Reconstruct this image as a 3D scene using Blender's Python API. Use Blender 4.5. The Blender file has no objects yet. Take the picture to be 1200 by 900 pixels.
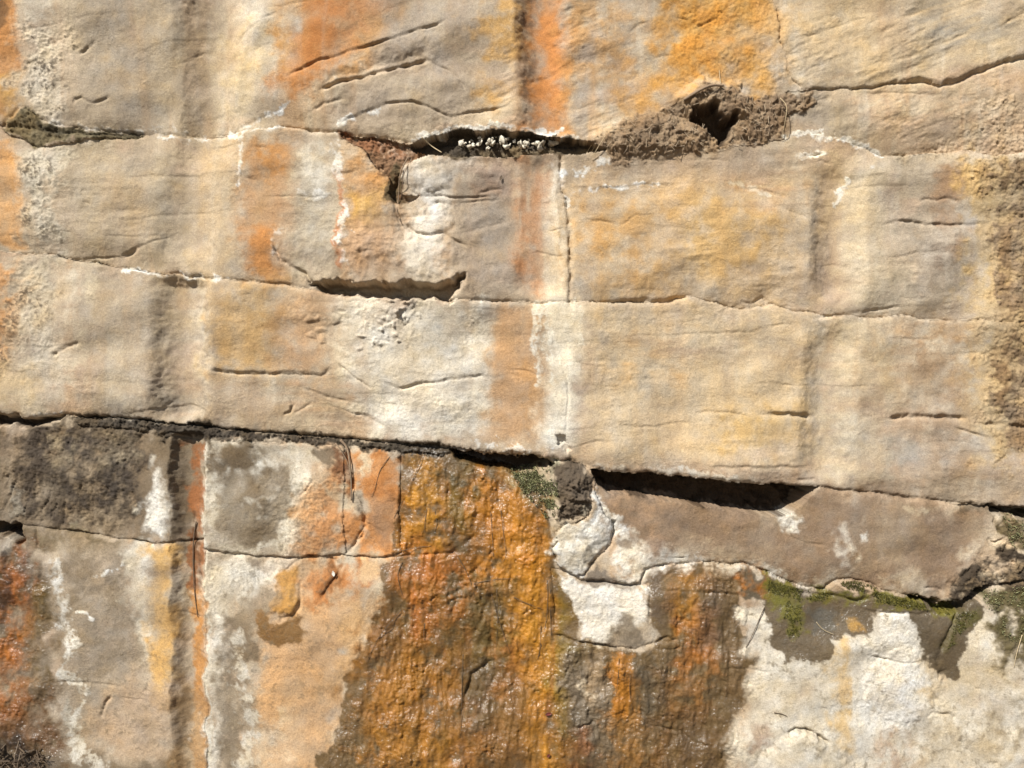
import bpy, math
import numpy as np
from mathutils import Vector

# ------------------------------------------------------------------ scale
# The rock face is a quarried sandstone cutting.  It is laid out in wall units (wu): 1 wu = 2 mm,
# p runs to the right along the face, q runs down it; the ground lies at q = 1150.
WU = 0.002
GQ = 1150.0
def wx(p): return (p - 600.0) * WU
def wz(q): return (GQ - q) * WU

scene = bpy.context.scene
# ------------------------------------------------------------------ camera
cam = bpy.data.objects.new("camera", bpy.data.cameras.new("camera"))
scene.collection.objects.link(cam)
cam.data.sensor_width = 36.0
cam.data.lens = 28.0
cam.data.clip_start = 0.05
cam.data.clip_end = 500.0
cam.location = (0.0, -2.4 * 28.0 / 36.0, wz(450))
cam.rotation_euler = (math.radians(90), 0, 0)
scene.camera = cam

# ------------------------------------------------------------------ sky and sun
SUN = Vector((-0.42, -0.58, 0.70)).normalized()
world = bpy.data.worlds.new("World")
scene.world = world
world.use_nodes = True
wn = world.node_tree.nodes
bg = wn["Background"]
sky = wn.new("ShaderNodeTexSky")
sky.sky_type = 'NISHITA'
sky.sun_disc = False
sky.sun_elevation = math.asin(SUN.z)
sky.sun_rotation = math.atan2(SUN.x, SUN.y)
world.node_tree.links.new(sky.outputs[0], bg.inputs[0])
bg.inputs[1].default_value = 0.05
sl = bpy.data.lights.new("sun", 'SUN')
sl.energy = 5.0
sl.angle = math.radians(0.5)
sl.color = (1.0, 0.955, 0.87)
so = bpy.data.objects.new("sun", sl)
so.rotation_euler = SUN.to_track_quat('Z', 'Y').to_euler()
so.location = (-2, -3, 5)
scene.collection.objects.link(so)
vs = scene.view_settings
vs.view_transform = 'Standard'
vs.look = 'None'
vs.exposure = 0.72
vs.gamma = 1.0
vs.use_curve_mapping = False

# ------------------------------------------------------------------ grid
S = 1.1
NX, NY = 1750, 1350
P0, Q0 = -362.0, -280.0
pax = (P0 + S * np.arange(NX)).astype(np.float32)
qax = (Q0 + S * np.arange(NY)).astype(np.float32)
P, Q = np.meshgrid(pax, qax)
FX = np.fft.rfftfreq(NX, S)[None, :].astype(np.float32)
FY = np.fft.fftfreq(NY, S)[:, None].astype(np.float32)

def noise(seed, scale, p=2.0, ax=1.0, ay=1.0, ang=0.0, fine=0.0):
    """unit-variance fractal noise; correlation length `scale` wu, stretched ax/ay along axes turned by ang degrees"""
    r = np.random.default_rng(seed)
    f = np.fft.rfft2(r.standard_normal((NY, NX), dtype=np.float32))
    a = math.radians(ang); ca, sa = math.cos(a), math.sin(a)
    u = (FX * ca + FY * sa) * ax
    v = (-FX * sa + FY * ca) * ay
    k2 = (u * u + v * v)
    f *= (1.0 + k2 * (scale * scale)) ** (-0.5 * (p + 1.0))
    if fine: f *= np.exp(-k2 * fine * fine)
    f[0, 0] = 0
    n = np.fft.irfft2(f, s=(NY, NX)).astype(np.float32)
    return n / n.std()

NBIG = noise(1, 260, 2.2)
NMED = noise(2, 60, 1.9)
NSM = noise(3, 34, 0.95)
NFI = noise(4, 12, 0.6)
NGR = noise(5, 2.6, 0.45)
NRK = noise(17, 130, 0.55)
NVERT = noise(6, 26, 1.1, 1.0, 7.0)
NHOR = noise(7, 22, 1.0, 7.0, 1.0, -2)
NDIA = noise(8, 22, 0.9, 5.0, 1.0, -22)
NLUMP = noise(9, 26, 1.0, 1.0, 2.2)
NB2 = noise(10, 90, 1.8)
NC2 = noise(12, 34, 1.3)
NLOC = noise(18, 70, 1.2)
LOC = None
WP = 2.4 * noise(13, 55, 0.85)
WQ = 2.4 * noise(15, 55, 0.85)
PW = P + WP
QW = Q + WQ

def sstep(a, b, x):
    t = np.clip((x - a) / (b - a), 0, 1)
    return t * t * (3 - 2 * t)

def box(pts, m):
    a = np.asarray(pts, dtype=np.float32)
    i0 = max(0, int((a[:, 0].min() - m - P0) / S)); i1 = min(NX, int((a[:, 0].max() + m - P0) / S) + 2)
    j0 = max(0, int((a[:, 1].min() - m - Q0) / S)); j1 = min(NY, int((a[:, 1].max() + m - Q0) / S) + 2)
    return (slice(j0, j1), slice(i0, i1)), a

def seg_dist(sl_, a, closed, warp=1.0):
    x = P[sl_] + WP[sl_] * warp; y = Q[sl_] + WQ[sl_] * warp
    n = len(a); best = None; side = None; tt = None
    segs = [(i, (i + 1) % n) for i in range(n if closed else n - 1)]
    L = [math.hypot(*(a[j] - a[i])) for i, j in segs]; tot = sum(L); acc = 0.0
    inside = np.zeros(x.shape, bool) if closed else None
    for (i, j), l in zip(segs, L):
        dx, dy = a[j] - a[i]
        rx = x - a[i, 0]; ry = y - a[i, 1]
        t = np.clip((rx * dx + ry * dy) / max(l * l, 1e-6), 0, 1)
        d = (rx - t * dx) ** 2 + (ry - t * dy) ** 2
        if closed:
            best = d if best is None else np.minimum(best, d)
            if abs(dy) > 1e-6:
                c = ((a[i, 1] > y) != (a[j, 1] > y)) & (x < dx * (y - a[i, 1]) / dy + a[i, 0])
                inside ^= c
        else:
            cr = dx * ry - dy * rx
            tp = (acc + t * l) / tot
            if best is None: best, side, tt = d, cr, tp
            else:
                m = d < best
                best = np.where(m, d, best); side = np.where(m, cr, side); tt = np.where(m, tp, tt)
        acc += l
    d = np.sqrt(best)
    if closed: return np.where(inside, d, -d)
    return d, np.sign(side), tt

# ------------------------------------------------------------------ relief and stain fields
H = np.zeros((NY, NX), np.float32)          # relief in mm, + towards the viewer
COL = np.zeros((NY, NX, 3), np.float32)     # mineral colour
CRU = np.zeros((NY, NX), np.float32)        # lime crust thickness
WET = np.zeros((NY, NX), np.float32)        # seeping water
GRV = np.zeros((NY, NX), np.float32)        # inside a drill groove the stone was cut smooth
ROU = np.ones((NY, NX), np.float32)         # how coarse the fine grain is

KALB = 0.60
def lin(c):
    c = np.asarray(c, np.float32) / 255.0
    l = np.where(c <= 0.04045, c / 12.92, ((c + 0.055) / 1.055) ** 2.4) * KALB
    g = 0.3 * l[0] + 0.6 * l[1] + 0.1 * l[2]
    k = 0.13 * float(np.clip((0.80 - (l.max() - l.min()) / l.max()) / 0.35, 0, 1))     # pale stone is greyer than rust
    return ((1 - k) * l + k * g) * (1 + k * np.array([0.0, -0.08, 0.10], np.float32)) * np.array([0.985, 1.0, 1.0], np.float32)

MOD = {'v': NVERT, 'h': NHOR, 's': NSM, 'm': NMED, 'f': NFI, 'd': NDIA, 'g': NGR, 'c': NC2}

def mask_poly(pts, soft=6, rag=4, mod=None, thr=0.0, con=0.45):
    wide = soft >= 5
    if wide: soft = soft * 1.7
    sl_, a = box(pts, soft + rag * 3 + 4)
    d = seg_dist(sl_, a, True)
    d = d + rag * ((1.1 * NC2[sl_] + 0.25 * NSM[sl_]) if wide else (0.5 * NC2[sl_] + 0.45 * NSM[sl_] + 0.25 * NFI[sl_]))
    m = sstep(-soft, soft, d)
    if wide: m = m * np.clip(0.90 + 0.16 * NMED[sl_] + 0.05 * NSM[sl_], 0, 1)
    if mod: m = m * np.clip(0.5 + thr + con * MOD[mod][sl_], 0, 1)
    return sl_, m

def mask_line(pts, w, soft=None, rag=2, mod=None, thr=0.0, taper=0.0, con=0.45):
    soft = w if soft is None else soft
    sl_, a = box(pts, w + soft + rag * 3 + 4)
    d, s, t = seg_dist(sl_, a, False)
    ww = w
    if taper: ww = w * np.clip(np.minimum(t / taper, (1 - t) / taper), 0, 1)
    m = sstep(-soft, soft, ww - d + rag * (0.6 * NSM[sl_] + 0.6 * NFI[sl_]))
    if mod: m = m * np.clip(0.5 + thr + con * MOD[mod][sl_], 0, 1)
    return sl_, m

def paint(sm, rgb, op=1.0):
    sl_, m = sm
    m = (m * op)[..., None]
    if sum(rgb) > 700: CRU[sl_] = np.maximum(CRU[sl_], m[..., 0])
    else: CRU[sl_] *= 1 - m[..., 0]
    COL[sl_] = COL[sl_] * (1 - m) + lin(rgb) * m
def pp(rgb, op, soft, rag, pts, mod=None, thr=0.0, con=0.45): paint(mask_poly(pts, soft, rag, mod, thr, con), rgb, op)
def pl(rgb, op, w, pts, rag=2, soft=None, mod=None, thr=0.0, taper=0.0, con=0.45): paint(mask_line(pts, w, soft, rag, mod, thr, taper, con), rgb, op)
def wet(pts, op=1.0, soft=2.5, rag=4, dark=None):
    sl_, m = mask_poly(pts, soft, rag)
    WET[sl_] = np.maximum(WET[sl_], m * op)
    if dark: paint((sl_, m), dark, 1.0)
def rough(pts, k, soft=8, rag=6):
    sl_, m = mask_poly(pts, soft, rag)
    ROU[sl_] = ROU[sl_] * (1 - m) + k * m
def bump(pts, h, soft=10, rag=2):
    sl_, m = mask_poly(pts, soft, rag)
    H[sl_] += h * m
def crack(pts, w=1.4, depth=4.0, step=3.0, reach=16.0, taper=0.25, warp=0.28):
    sl_, a = box(pts, max(3 * w, reach * 3) + 4)
    d, s, t = seg_dist(sl_, a, False, warp)
    tp = sstep(0, taper, t) * sstep(0, taper, 1 - t) if taper else 1.0
    wv = np.clip(0.9 + 0.22 * NSM[sl_] + 0.3 * NC2[sl_], 0.45, 1.9)
    H[sl_] -= 0.85 * depth * tp * wv * np.exp(-(d / w) ** 2)
    if step: H[sl_] -= 0.7 * step * tp * np.exp(-d / reach) * (s > 0) * sstep(0, 1.5, d)
def groove(pts, r, depth, taper=0.0, flat=1.0):
    sl_, a = box(pts, r + 14)
    d, s, t = seg_dist(sl_, a, False, 0.5)
    tp = sstep(0, taper, t) * sstep(0, taper, 1 - t) if taper else 1.0
    u = np.clip(1 - (d / r) ** 2, 0, 1) ** flat
    H[sl_] -= depth * tp * u * np.clip(1 + 0.12 * NBIG[sl_], .7, 1.3)
    GRV[sl_] = np.maximum(GRV[sl_], tp * np.clip(u * 2.5, 0, 1))
def dome(p, q, rp, rq, h):
    sl_, a = box([(p - rp, q - rq), (p + rp, q + rq)], 6)
    x = (PW[sl_] - p) / rp; y = (QW[sl_] - q) / rq
    H[sl_] += h * np.clip(1 - x * x - y * y, 0, 1) ** 0.8

# ------------------------------------------------------------------ where the beds part
seamA = [(-362, 150), (-100, 138), (0, 146), (35, 150), (60, 155), (100, 157), (160, 155), (190, 155), (235, 157), (265, 153), (300, 150), (330, 146), (360, 151), (400, 156), (440, 161), (480, 168), (520, 166), (560, 164), (600, 166), (640, 168), (690, 170), (740, 178), (800, 174), (860, 174), (920, 163), (940, 158), (962, 157), (975, 163), (1000, 170), (1035, 183), (1060, 181), (1100, 178), (1140, 176), (1165, 183), (1200, 178), (1560, 160)]
seamB = [(-362, 270), (-100, 285), (0, 295), (30, 297), (60, 298), (100, 305), (130, 312), (160, 316), (200, 322), (265, 328), (300, 331), (335, 333), (375, 342), (420, 347), (470, 350), (530, 352), (560, 352), (620, 355), (670, 354), (720, 354), (780, 353), (810, 347), (850, 358), (880, 362), (905, 357), (930, 362), (970, 370), (1010, 372), (1060, 371), (1090, 375), (1150, 376), (1200, 377), (1560, 392)]
seamC = [(-362, 470), (-100, 478), (0, 483), (40, 490), (75, 487), (120, 490), (150, 491), (190, 497), (240, 502), (290, 507), (330, 510), (380, 513), (430, 517), (480, 522), (530, 525), (580, 530), (620, 532), (665, 540), (700, 550), (760, 556), (830, 562), (880, 567), (960, 571), (1000, 576), (1060, 583), (1120, 588), (1170, 594), (1200, 595), (1560, 612)]
seamD = [(-362, 600), (-60, 612), (0, 613), (25, 616), (60, 620), (100, 624), (150, 632), (175, 636), (215, 635), (240, 631)]
seamE = [(240, 643), (270, 650), (300, 653), (350, 655), (395, 651)]
seamF = [(684, 679), (725, 684), (748, 684), (756, 668), (770, 664), (800, 662), (840, 660), (868, 661), (900, 673), (940, 688), (968, 692), (982, 681), (1000, 680), (1020, 684), (1030, 692), (1060, 697), (1085, 706), (1105, 711), (1130, 709), (1150, 696), (1170, 686), (1200, 681), (1560, 672)]
jointTop = [(903, -285), (900, -60), (905, 0), (910, 15), (915, 28), (912, 48), (922, 65), (921, 82), (930, 97), (942, 109)]
lensTop = [(942, 109), (985, 103), (1020, 103), (1050, 97), (1075, 95), (1100, 99), (1125, 95), (1150, 83), (1175, 73), (1200, 66), (1560, 20)]
jointMid = [(657, 186), (658, 215), (665, 235), (669, 265), (668, 300), (668, 356)]
wedgeSoil = [(24, 126), (33, 131), (45, 139), (62, 144), (90, 149), (130, 152), (163, 153), (163, 157), (130, 160), (100, 162), (75, 168), (58, 172), (44, 170), (30, 164), (10, 160), (2, 148), (12, 138)]
clodSoil = [(692, 166), (715, 149), (728, 139), (745, 137), (770, 134), (785, 126), (802, 118), (822, 103), (838, 102), (852, 106), (868, 108), (874, 116), (895, 113), (925, 112), (945, 112), (958, 120), (950, 128), (930, 130), (915, 140), (910, 158), (895, 166), (870, 172), (842, 180), (800, 178), (770, 181), (745, 188), (732, 194), (722, 192), (712, 182)]
pocket = [(478, 172), (492, 163), (520, 156), (545, 153), (590, 153), (620, 157), (655, 160), (692, 166), (712, 178), (690, 180), (640, 182), (580, 184), (540, 183), (505, 182), (488, 180)]
rustPocket = [(398, 157), (420, 160), (450, 164), (478, 170), (490, 181), (505, 183), (478, 192), (470, 210), (471, 228), (492, 229), (480, 238), (467, 240), (458, 228), (457, 208), (440, 196), (428, 178), (405, 165)]
ledgeSoil = [(80, 490), (110, 487), (150, 489), (200, 496), (240, 500), (300, 506), (340, 508), (380, 511), (430, 516), (470, 517), (520, 522), (560, 530), (520, 533), (470, 530), (430, 526), (390, 522), (350, 520), (300, 520), (245, 517), (215, 514), (190, 512), (150, 505), (115, 501), (90, 500)]
darkLump = [(650, 545), (665, 540), (682, 547), (692, 555), (697, 566), (692, 578), (690, 592), (684, 604), (672, 614), (658, 618), (653, 600), (650, 575)]
chunk = [(694, 568), (700, 585), (706, 600), (720, 615), (716, 637), (700, 655), (684, 672), (674, 674), (655, 662), (646, 643), (655, 634), (652, 625), (660, 617), (675, 613), (688, 604)]
whiteFace = [(646, 664), (660, 668), (675, 676), (686, 681), (725, 685), (748, 686), (758, 684), (764, 698), (760, 730), (768, 745), (765, 752), (745, 760), (715, 757), (692, 755), (665, 748), (650, 745), (648, 700)]
pillar = [(408, 522), (470, 528), (470, 560), (466, 600), (471, 650), (440, 656), (400, 652), (412, 640), (425, 617), (428, 602), (418, 585), (411, 560)]

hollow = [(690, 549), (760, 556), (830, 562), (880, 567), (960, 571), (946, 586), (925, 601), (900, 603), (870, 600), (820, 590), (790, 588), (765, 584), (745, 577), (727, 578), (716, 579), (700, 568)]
def yat(line, x): 
    a = np.asarray(line); return np.interp(x, a[:, 0], a[:, 1])
def xat(line, y):
    a = np.asarray(line); return np.interp(y, a[:, 1], a[:, 0])
def inside(pts, x, y):
    r = np.zeros(x.shape, bool); n = len(pts)
    for i in range(n):
        x0, y0 = pts[i]; x1, y1 = pts[(i + 1) % n]
        if y0 != y1: r ^= ((y0 > y) != (y1 > y)) & (x < (x1 - x0) * (y - y0) / (y1 - y0) + x0)
    return r

def label_map(x, y):
    """which rock a point of the face belongs to"""
    L = np.zeros(x.shape, np.int32)
    A = yat(seamA, x); B = yat(seamB, x); Cc = yat(seamC, x)
    L[:] = 13
    top = y < A
    L[top] = 1
    right = top & (x > xat(jointTop, y))
    L[right] = 2
    L[top & (x > 920) & (y > yat(lensTop, x))] = 3
    sec = (y >= A) & (y < B)
    L[sec] = 4
    L[sec & (x > xat(jointMid, y))] = 5
    L[(y >= B) & (y < Cc)] = 6
    low = y >= Cc
    L[low & (x < 240)] = 9
    L[low & (x < 240) & (y < yat(seamD, x))] = 7
    L[low & (x >= 240) & (x < 402) & (y < yat(seamE, x))] = 8
    L[low & (x > 686) & (y < yat(seamF, x))] = 11
    L[low & inside(pillar, x, y)] = 10
    L[inside(whiteFace, x, y)] = 15
    L[inside(chunk, x, y)] = 14
    L[inside(wedgeSoil, x, y)] = 20
    L[inside(clodSoil, x, y)] = 21
    L[inside(pocket, x, y)] = 22
    L[inside(rustPocket, x, y)] = 23
    L[inside(ledgeSoil, x, y)] = 24
    L[inside(darkLump, x, y)] = 25
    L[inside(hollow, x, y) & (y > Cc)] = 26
    return L

LV = label_map(P + 0.4 * WP, Q + 0.4 * WQ)

# ------------------------------------------------------------------ relief
base = {1: 2, 2: 4, 3: 0, 4: 0, 5: 1, 6: 3, 7: -3, 8: -2, 9: -3, 10: -2, 11: -2, 13: -5, 14: 2, 15: -6, 20: 4, 21: 2, 22: -34, 23: -12, 24: -5, 25: 0, 26: -100}
lut = np.zeros(32, np.float32)
for k_, v_ in base.items(): lut[k_] = v_
H += lut[LV]
lowbed = sstep(470, 620, Q)
H += 3.0 * NBIG + 0.5 * NMED + 0.40 * NRK
LOC = sstep(0.1, 1.6, NLOC)              # patches where the skin has flaked
third = ((LV == 6)).astype(np.float32)
topm = ((LV <= 3)).astype(np.float32)
secm = ((LV == 4) | (LV == 5)).astype(np.float32)
lowm = ((LV >= 7) & (LV <= 15)).astype(np.float32)
# drill-hole grooves left by quarrying
groove([(262, -280), (258, 0), (250, 60), (240, 150)], 56, 36, 0, 2.0)
groove([(232, 158), (222, 220), (216, 320)], 42, 17, 0.25, 2.0)
groove([(214, 318), (213, 400), (214, 498)], 40, 27, 0.10, 2.0)
groove([(222, 505), (221, 640), (221, 1180)], 21, 17, 0.01, 1.15)
groove([(632, -280), (634, 0), (636, 70), (640, 160)], 34, 26, 0.02, 2.0)
groove([(630, 178), (632, 250), (634, 352)], 32, 13, 0.15, 1.5)
groove([(985, 178), (984, 240), (982, 310), (980, 372)], 37, 25, 0.22, 2.1)
groove([(975, 366), (972, 440), (968, 520), (966, 575)], 38, 23, 0.2, 2.1)
groove([(1330, -280), (1322, 1180)], 26, 18, 0.02, 1.4)
groove([(-170, -280), (-165, 1180)], 26, 18, 0.02, 1.4)
# the bed edges: rounded lips and open seams
def seam(line, w, d, step=0, reach=14, lip=0, lipw=26):
    crack(line, w, d, step, reach, 0, 0.4)
    crack(line, 4.5, 1.2, 0, 1, 0, 0.4)
    if lip:
        sl_, a = box(line, lipw * 3)
        dd, s, t = seg_dist(sl_, a, False, 0.6)
        H[sl_] -= lip * np.exp(-(dd / lipw)) * (s < 0)
seam(seamA[:13], 2.0, 4, 0)
seam(seamA[12:17], 2.4, 6, 0)
seam(seamA[28:36], 1.8, 3, 2, 10)
seam(seamB[:10], 1.6, 4, 2.5, 10)
seam(seamB[9:18], 1.8, 5, 3, 12)
seam(seamB[16:21], 1.5, 2.5, 0)
seam(seamB[19:], 1.6, 5, 3.0, 9)
seam(seamC[:22], 3.0, 7, 2, 12)
seam(seamC[21:], 2.0, 7, 4, 10)
seam(seamD, 1.4, 7, 2, 8)
seam(seamE, 1.5, 7, 2, 8)
seam(seamF, 1.8, 6, 4, 12)
seam(jointTop, 1.6, 4, 0)
seam(lensTop[:4], 1.4, 3, 1, 8)
seam(lensTop[3:], 2.6, 8, 3, 8)
seam(jointMid, 2.2, 9, 0)
for pts in (wedgeSoil, ledgeSoil, pillar, chunk, whiteFace): crack(pts + pts[:1], 1.6, 4, 0, 0, 0, 0.4)
def roll(line, h, w, lo, hi):
    """the bed above a seam curls back towards its lower edge between p = lo and hi"""
    sl_, a = box(line, w * 3)
    dd, s_, t = seg_dist(sl_, a, False, 0.4)
    H[sl_] -= 1.5 * h * np.exp(-(dd / (1.2 * w)) ** 1.5) * (s_ < 0) * sstep(lo - 30, lo + 40, P[sl_]) * sstep(hi + 30, hi - 40, P[sl_]) * np.clip(1 + .15 * NMED[sl_], .2, 2)
roll(seamB[16:26], 12, 24, 690, 960); roll(seamB[:9], 7, 16, 40, 260); roll(seamB[25:33], 9, 18, 960, 1150); roll(seamC[:14], 7, 14, 20, 520); roll(seamC[13:26], 5, 14, 660, 1160)
roll(seamA[9:17], 9, 24, 250, 480); roll(seamA[:9], 7, 16, 60, 250); roll(seamA[16:21], 8, 20, 480, 690); roll(seamA[28:35], 8, 16, 960, 1200); roll(seamF[3:20], 7, 14, 760, 1130)
# rounded lower edge and undercut of the middle bed
bump([(360, 268), (540, 268), (545, 300), (530, 326), (372, 326), (352, 312)], 16, 26)
bump([(366, 335), (385, 331), (430, 333), (480, 336), (512, 336), (530, 331), (546, 321), (540, 336), (530, 352), (470, 350), (420, 347), (385, 343)], -64, 4.5, .4)
bump([(700, 300), (960, 305), (960, 345), (850, 350), (810, 342), (700, 345)], 4, 22)
crack([(700, 355), (735, 353), (775, 352), (800, 347), (816, 348)], 2.6, 11, 0, 8, 0.3)
# deep hollows under the third bed
bump([(530, 530), (570, 532), (620, 534), (650, 542), (640, 548), (605, 551), (570, 547), (540, 541)], -95, 3, 1.5)
bump([(-40, 486), (0, 486), (40, 491), (72, 488), (66, 497), (40, 501), (15, 497), (-20, 495)], -40, 3, 1)
bump([(-8, 610), (20, 611), (27, 630), (18, 635), (2, 626), (-8, 626)], -60, 3, 1)
bump([(1160, 594), (1230, 596), (1230, 604), (1200, 602), (1172, 600)], -80, 2.5, 1)
bump([(1072, 700), (1110, 708), (1135, 704), (1155, 690), (1165, 690), (1150, 706), (1130, 715), (1100, 714)], -42, 3, 1)
bump([(655, 513), (662, 515), (668, 527), (664, 531), (656, 524)], -14, 2.5, 1)
# top bed: lens-shaped cross beds
crack([(330, 92), (372, 73), (400, 62), (440, 52), (480, 39), (530, 26)], 1.5, 8, 3, 14, .15)
crack([(372, 108), (400, 97), (430, 89), (470, 78), (500, 70), (507, 72)], 2.2, 15, -3, 20, 0.1)
bump([(380, 100), (430, 84), (500, 66), (498, 56), (430, 72), (385, 90)], -9, 6)
crack([(503, 70), (520, 78), (535, 90), (543, 101), (548, 112)], 1.6, 8, 0, 10, 0.3)
crack([(396, 146), (410, 138), (430, 130), (455, 123), (482, 121), (502, 127), (527, 137), (560, 130), (600, 122)], 1.5, 6, 3, 12, 0.12)
crack([(364, 130), (380, 121), (406, 117)], 1.8, 5, 0)
crack([(264, 151), (300, 138), (342, 119)], 1.2, 2.5, 2.5, 8)
crack([(84, 128), (89, 119), (97, 116), (108, 121), (118, 118), (131, 111)], 1.6, 6, 2, 9, 0.2)
crack([(88, 64), (98, 55), (110, 44)], 1.8, 6, 2, 9)
crack([(785, 20), (806, 24), (813, 34), (827, 26), (845, 18)], 1.2, 3, 2, 9)
crack([(735, 40), (748, 30), (760, 26)], 1.4, 3, 1, 8)
crack([(1000, 110), (1060, 109), (1112, 110)], 1.2, 3, 2, 10)
crack([(1075, 62), (1110, 48), (1135, 38)], 1.2, 3, 2, 9)
crack([(1080, 55), (1105, 46), (1130, 30)], 1.2, 2, 2, 9)
crack([(1160, 38), (1180, 25), (1210, 10)], 1.4, 3, 2, 9)
crack([(930, 48), (960, 40), (1000, 25), (1030, 18)], 1.2, 1.5, 1.5, 9)
bump([(385, 106), (430, 91), (500, 74), (530, 88), (540, 112), (525, 132), (480, 119), (430, 128), (398, 142)], 9, 16, 1)
bump([(405, 146), (455, 127), (500, 130), (540, 140), (600, 146), (520, 156), (440, 158)], 8, 12, 1)
bump([(372, 74), (440, 54), (520, 32), (560, 40), (505, 64), (430, 84), (380, 98)], 6, 14, 1)
bump([(940, 60), (1060, 30), (1180, -10), (1180, 20), (1070, 56), (950, 84)], 6, 18, 2)
bump([(950, 112), (1050, 112), (1150, 100), (1140, 140), (1040, 160), (960, 148)], 7, 20, 2)
bump([(690, 20), (780, -10), (760, 60), (700, 90)], 5, 24, 2)
# middle bed
crack([(285, 155), (276, 180), (278, 214), (285, 240)], 1.2, 2, 0)
crack([(279, 200), (290, 208), (301, 212)], 2.4, 5, 3, 9)
crack([(324, 286), (330, 304), (345, 313), (360, 322), (372, 340)], 2.0, 9, 2, 10, 0.12)
crack([(64, 302), (100, 301), (140, 300), (162, 290), (185, 280), (215, 272)], 1.2, 3, 1.5, 10)
crack([(140, 302), (156, 296), (168, 285)], 2.2, 6, 0)
crack([(94, 223), (105, 224)], 1.6, 3, 2, 6); crack([(98, 236), (108, 240)], 1.6, 3, 2, 6)
crack([(300, 230), (350, 231), (398, 230)], 1.0, 1.5, 1, 8)
crack([(530, 352), (540, 340), (548, 323)], 1.6, 5, 0)
dome(500, 205, 28, 22, 10); dome(508, 262, 24, 20, 10); dome(540, 215, 50, 26, 5); dome(500, 300, 40, 24, 6)
crack([(470, 196), (462, 222), (465, 250), (474, 264), (486, 273), (505, 277), (520, 273), (535, 284), (552, 292)], 2.0, 7, 0, 8, 0.1)
crack([(472, 218), (492, 230), (520, 230), (552, 231), (585, 228)], 1.3, 4, 2, 9)
crack([(497, 255), (503, 243), (512, 238), (522, 240)], 2.4, 7, 0, 8, 0.1)
crack([(536, 238), (560, 235), (590, 232)], 1.2, 2.5, 1.5, 9)
crack([(535, 274), (570, 262), (600, 255)], 5, 4, 2, 10)
crack([(465, 250), (472, 270), (476, 285)], 1.2, 3, 0)
crack([(1028, 263), (1060, 258), (1085, 262), (1120, 263), (1150, 261), (1180, 258)], 1.8, 6, 3, 10)
crack([(1072, 240), (1085, 233), (1110, 232), (1130, 238)], 1.5, 3, 2, 9)
crack([(905, 240), (935, 250), (978, 262)], 3.0, 3, 2.5, 10)
crack([(860, 222), (890, 220), (930, 232)], 1.4, 1.5, 1.5, 9)
crack([(690, 222), (720, 220), (760, 216), (790, 218)], 1.2, 2, 1.2, 8)
crack([(935, 182), (955, 182), (968, 180)], 1.6, 4, 0)
# third bed
crack([(244, 433), (280, 437), (330, 437), (378, 437), (391, 430)], 1.9, 8, 8, 16, 0.08)
crack([(348, 450), (365, 457), (380, 464), (398, 468), (408, 472)], 1.4, 4, 2.5, 10, 0.1)
crack([(392, 422), (408, 436), (422, 446), (437, 456)], 1.2, 4, 0)
crack([(440, 446), (455, 449), (470, 454), (482, 452), (500, 447), (540, 443), (580, 440)], 1.7, 5.5, 3, 10, 0.15)
crack([(414, 486), (428, 488), (440, 493), (448, 500)], 1.8, 5, 2.5, 8, 0.15)
crack([(330, 488), (340, 483), (343, 474), (336, 466)], 1.6, 6, 2, 8)
crack([(345, 485), (356, 478), (366, 470)], 1.5, 4, 0)
crack([(58, 420), (66, 414), (80, 405), (98, 401)], 2.2, 5, 2.5, 9)
crack([(55, 398), (66, 400)], 2.0, 4, 2, 6)
crack([(150, 484), (185, 478), (215, 474), (245, 481)], 1.4, 3, 3, 10)
crack([(885, 484), (915, 486), (940, 487), (958, 490)], 2.8, 9, 5, 10, 0.2)
crack([(800, 484), (840, 483), (885, 488)], 1.4, 2.5, 1.5, 8)
crack([(1035, 489), (1065, 487), (1095, 489), (1120, 490), (1142, 491)], 2.8, 9, 5, 10, 0.2)
crack([(1118, 500), (1140, 508), (1165, 517)], 1.5, 5, 2, 8)
crack([(1148, 500), (1175, 496), (1200, 500), (1230, 498)], 2.6, 8, 3, 9)
crack([(820, 546), (880, 547), (925, 547), (955, 547)], 1.4, 3, 3, 10)
crack([(933, 563), (958, 562)], 2.2, 6, 0)
crack([(1030, 397), (1065, 396), (1100, 398)], 1.3, 2, 1.2, 8)
crack([(700, 396), (780, 392), (880, 388), (960, 372)], 1.3, 1.4, 1.4, 12)
crack([(700, 498), (760, 500), (840, 492)], 1.3, 1.5, 1.4, 12)
crack([(940, 373), (975, 371), (1020, 364), (1050, 360), (1075, 358)], 1.6, 4, 2, 9)
crack([(645, 380), (655, 425), (666, 447), (664, 482), (662, 514)], 1.2, 3, 0, 8, 0.1)
crack([(870, 352), (885, 355), (897, 348), (902, 356)], 1.8, 5, 0, 8, 0.05)
dome(470, 358, 26, 14, 4)
r_ = np.random.default_rng(77)
for i in range(46):                                   # crumbs of weathered stone on the third bed
    p_ = 470 + r_.normal() * 16; q_ = 372 + r_.normal() * 16 - (p_ - 470) * 0.75
    dome(p_, q_, 2.2 + 3 * r_.random(), 2 + 2 * r_.random(), 2.5 + 3 * r_.random())
for p_, q_, s_ in ((375, 392, 9), (378, 402, 7), (368, 372, 10), (395, 372, 8), (360, 395, 7)): dome(p_, q_, s_, s_ * 0.6, 4)
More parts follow.
